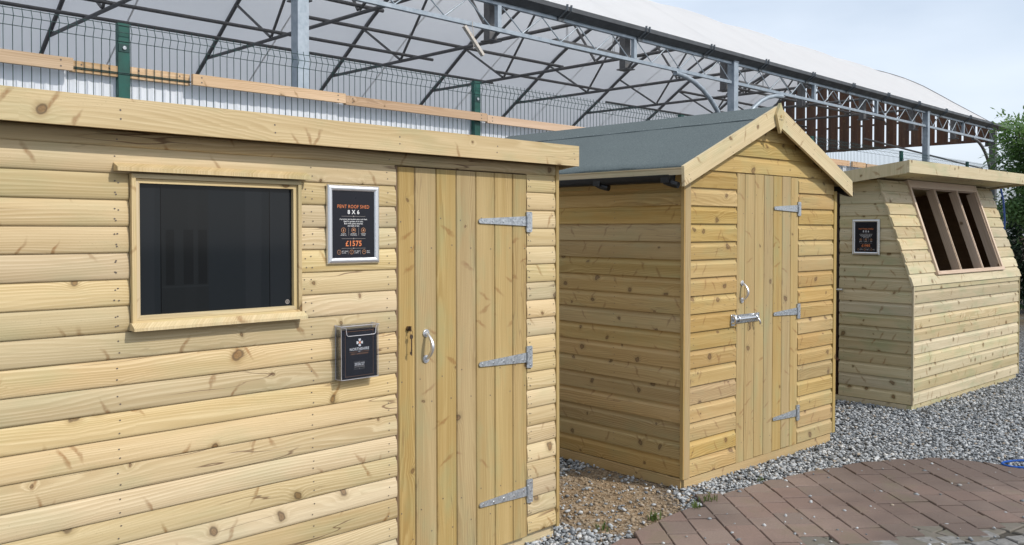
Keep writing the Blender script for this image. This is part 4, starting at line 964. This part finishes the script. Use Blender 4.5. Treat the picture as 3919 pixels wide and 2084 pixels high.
def blocked(x, y):
    a = i1(x, y)
    if -2.7 < a.x < -.03 and .05 < a.y < 1.8: return True
    a = i2(x, y)
    if .03 < a.x < 1.76 and .03 < a.y < 2.4: return True
    a = i3(x, y)
    return .01 < a.x < 2.48 and .03 < a.y < 1.8
def grav(r_, n):
    out = []
    while len(out) < n:
        y = 4.0 + 7.0 * r_.random() ** 1.5; x = -0.1 + r_.random() ** 1.12 * (.66 * y + 1.5)
        if inside((x, y), PAVE) and r_.random() > .007: continue
        if blocked(x, y): continue
        e = ((x - .55) ** 2 * 2.2 + (y - 5.05) ** 2 * .9) ** .5
        if e < .60 and r_.random() < .91: continue
        if e < .95 and r_.random() < .35: continue
        out.append((x, y, .0235 if inside((x, y), PAVE) else r_.random() * .012, .72 + .75 * r_.random() ** 2.5))
    return np.array(out)
tag(chips('gravel', 64000, grav, .0070, .0140, STONE), None, None, None, 'stuff')
def crumbs(r_, n):
    out = []
    while len(out) < n:
        x = .0 + 1.5 * r_.random(); y = 4.2 + 1.6 * r_.random()
        e = ((x - .55) ** 2 * 2.2 + (y - 5.05) ** 2 * .9) ** .5
        if blocked(x, y) or inside((x, y), PAVE) or e > 1.0: continue
        out.append((x, y, 0, r_.random() ** 2 + .35))
    return np.array(out)
tag(chips('soil_crumbs', 4200, crumbs, .004, .012, plain('tan_grit', (.34, .25, .155), .9, 0, .3, 9, col2=(.26, .21, .15)), seed=8), None, None, None, 'stuff')

# grass tufts and weeds growing through the stone
TUFTS = [((1.10, 4.93), .075, 26, 'bright grass tuft at the paving edge in front of the apex shed corner'), ((1.00, 4.80), .06, 30, 'low weed patch beside the lifted edging blocks'), ((.76, 4.66), .055, 34, 'yellowish weed clump between the gravel and the lowest paving corner'),
         ((1.53, 5.37), .035, 14, 'tiny green weed against the paving rim below the apex shed door'), ((1.36, 4.74), .03, 10, 'small weed sprouting from a joint within the block paving'), ((.47, 4.50), .05, 20, 'sparse weeds in the gravel next to the pent shed corner')]
for (x, y), h, n, lab in TUFTS:
    mb = MB()
    for k in range(n):
        a = rng.random() * 6.28; r0 = rng.random() * h * .7; bx_, by = x + r0 * math.cos(a), y + r0 * math.sin(a); a2 = rng.random() * 6.28; l = h * rng.uniform(.5, 1.2); wd = .0028
        dx, dy = math.cos(a2), math.sin(a2); lean = rng.uniform(.2, .9)
        p0 = Vector((bx_, by, .005)); p1 = p0 + Vector((dx * l * lean * .4, dy * l * lean * .4, l * .6)); p2 = p0 + Vector((dx * l * lean, dy * l * lean, l * (1 - .3 * lean))); s_ = Vector((-dy, dx, 0)) * wd
        mb.face([p0 - s_, p0 + s_, p1 + s_ * .9, p1 - s_ * .9]); mb.face([p1 - s_ * .9, p1 + s_ * .9, p2])
    tag(mb.build('weed_tuft', GRASS, None, None, (x, y, 0)), lab, 'weed', 'weeds in the gravel')
mb = MB(); pts = []
for k in range(33):
    t = k / 32 * 2 * math.pi * 1.25 - 2.4; pts.append((3.33 + .15 * math.cos(t) + .01 * math.sin(3 * t), 5.69 + .10 * math.sin(t), .028 + .004 * math.sin(2.3 * t)))
mb.tube(pts, .0075, 7); tag(mb.build('rope_loop', BLUER, None, None, (3.33, 5.69, 0)), 'loop of blue rope lying on the gravel at the paving edge', 'rope')

# ------------------------------------------------------------------ trees beyond the last shed
def leafy(name, label, base, crown, rad, n, leaf, lm, pinnate, seed, trunk_r=.06):
    r_ = random.Random(seed); rt = root(name, Matrix.Identity(4), base, label, 'tree')
    B = Vector(base); mb = MB(); C_ = Vector(crown)
    mb.tube([B, B + (C_ - B) * .4 + Vector((.05, 0, 0)), C_, C_ + Vector((.1, 0, rad[2] * .75))], [trunk_r, trunk_r * .75, trunk_r * .5, .012], 8)
    tips = []
    for k in range(46):
        a = r_.random() * 6.28; ph = math.asin(r_.uniform(-.85, 1)); q = r_.uniform(.55, 1.0)
        e = C_ + Vector((rad[0] * q * math.cos(a) * math.cos(ph), rad[1] * q * math.sin(a) * math.cos(ph), rad[2] * q * math.sin(ph)))
        s = B + (C_ - B) * r_.uniform(.45, 1.0); m_ = (s + e) / 2 + Vector((0, 0, .12))
        mb.tube([s, m_, e], [.022, .013, .005], 5, 0, False); tips.append((m_, e))
    mb.build('trunk', BARK, rt)
    mb = MB()
    def leaflet(p, d, u_, L):
        sd = d.cross(u_); 
        if sd.length < 1e-4: sd = Vector((1, 0, 0))
        sd.normalize(); sd *= L * .2; mb.face([p, p + d * L * .5 + sd, p + d * L, p + d * L * .5 - sd])
    for k in range(n):
        m_, e = r_.choice(tips); p = m_ + (e - m_) * r_.uniform(.1, 1.08) + Vector((r_.gauss(0, .10), r_.gauss(0, .10), r_.gauss(0, .09)))
        d = ((p - C_).normalized() + Vector((r_.gauss(0, .6), r_.gauss(0, .6), r_.gauss(-.1, .5)))).normalized(); u_ = Vector((r_.gauss(0, .4), r_.gauss(0, .4), 1)).normalized()
        if pinnate:
            sd = d.cross(u_).normalized()
            for i in range(1, 5):
                c_ = p + d * leaf * i * .62 - Vector((0, 0, .02 * i * i * leaf * 3))
                for s_ in (-1, 1): leaflet(c_, (sd * s_ + d * .55 + Vector((0, 0, -.25))).normalized(), u_, leaf)
            leaflet(p + d * leaf * 2.9, d, u_, leaf)
        else:
            for i in range(3): leaflet(p, (d + Vector((r_.gauss(0, .5), r_.gauss(0, .5), r_.gauss(0, .4)))).normalized(), u_, leaf)
    mb.build('crown', lm, rt)
leafy('ash_tree', 'young green tree with feathery leaves overlapping the end post of the canopy', (9.05, 14.6, 0), (9.24, 14.6, 2.45), (1.28, 1.1, 1.28), 2300, .105, LEAF, True, 5)
leafy('conifer', 'dark evergreen standing in the shade behind the potting shed corner', (9.9, 16.6, 0), (9.9, 16.6, 1.3), (1.1, .9, 1.5), 2600, .11, DLEAF, False, 9, .1)
leafy('conifer', 'dark evergreen at the right edge, just below the feathery green tree', (11.4, 18.2, 0), (11.4, 18.2, 1.4), (1.6, 1.2, 1.7), 2800, .13, DLEAF, False, 12, .1)
mb = MB(); mb.tube([(6.62, 11.95, 2.13), (6.66, 11.95, 1.95), (6.68, 11.95, 1.7), (6.66, 11.95, 1.35), (6.60, 11.95, .9), (6.5, 11.95, .02)], .013, 7); tag(mb.build('water_hose', plain('dark_blue_hose', (.008, .04, .17), .5), None, None, (6.9, 11.95, 0)), 'blue hose hanging down past the corner of the potting shed', 'hose')
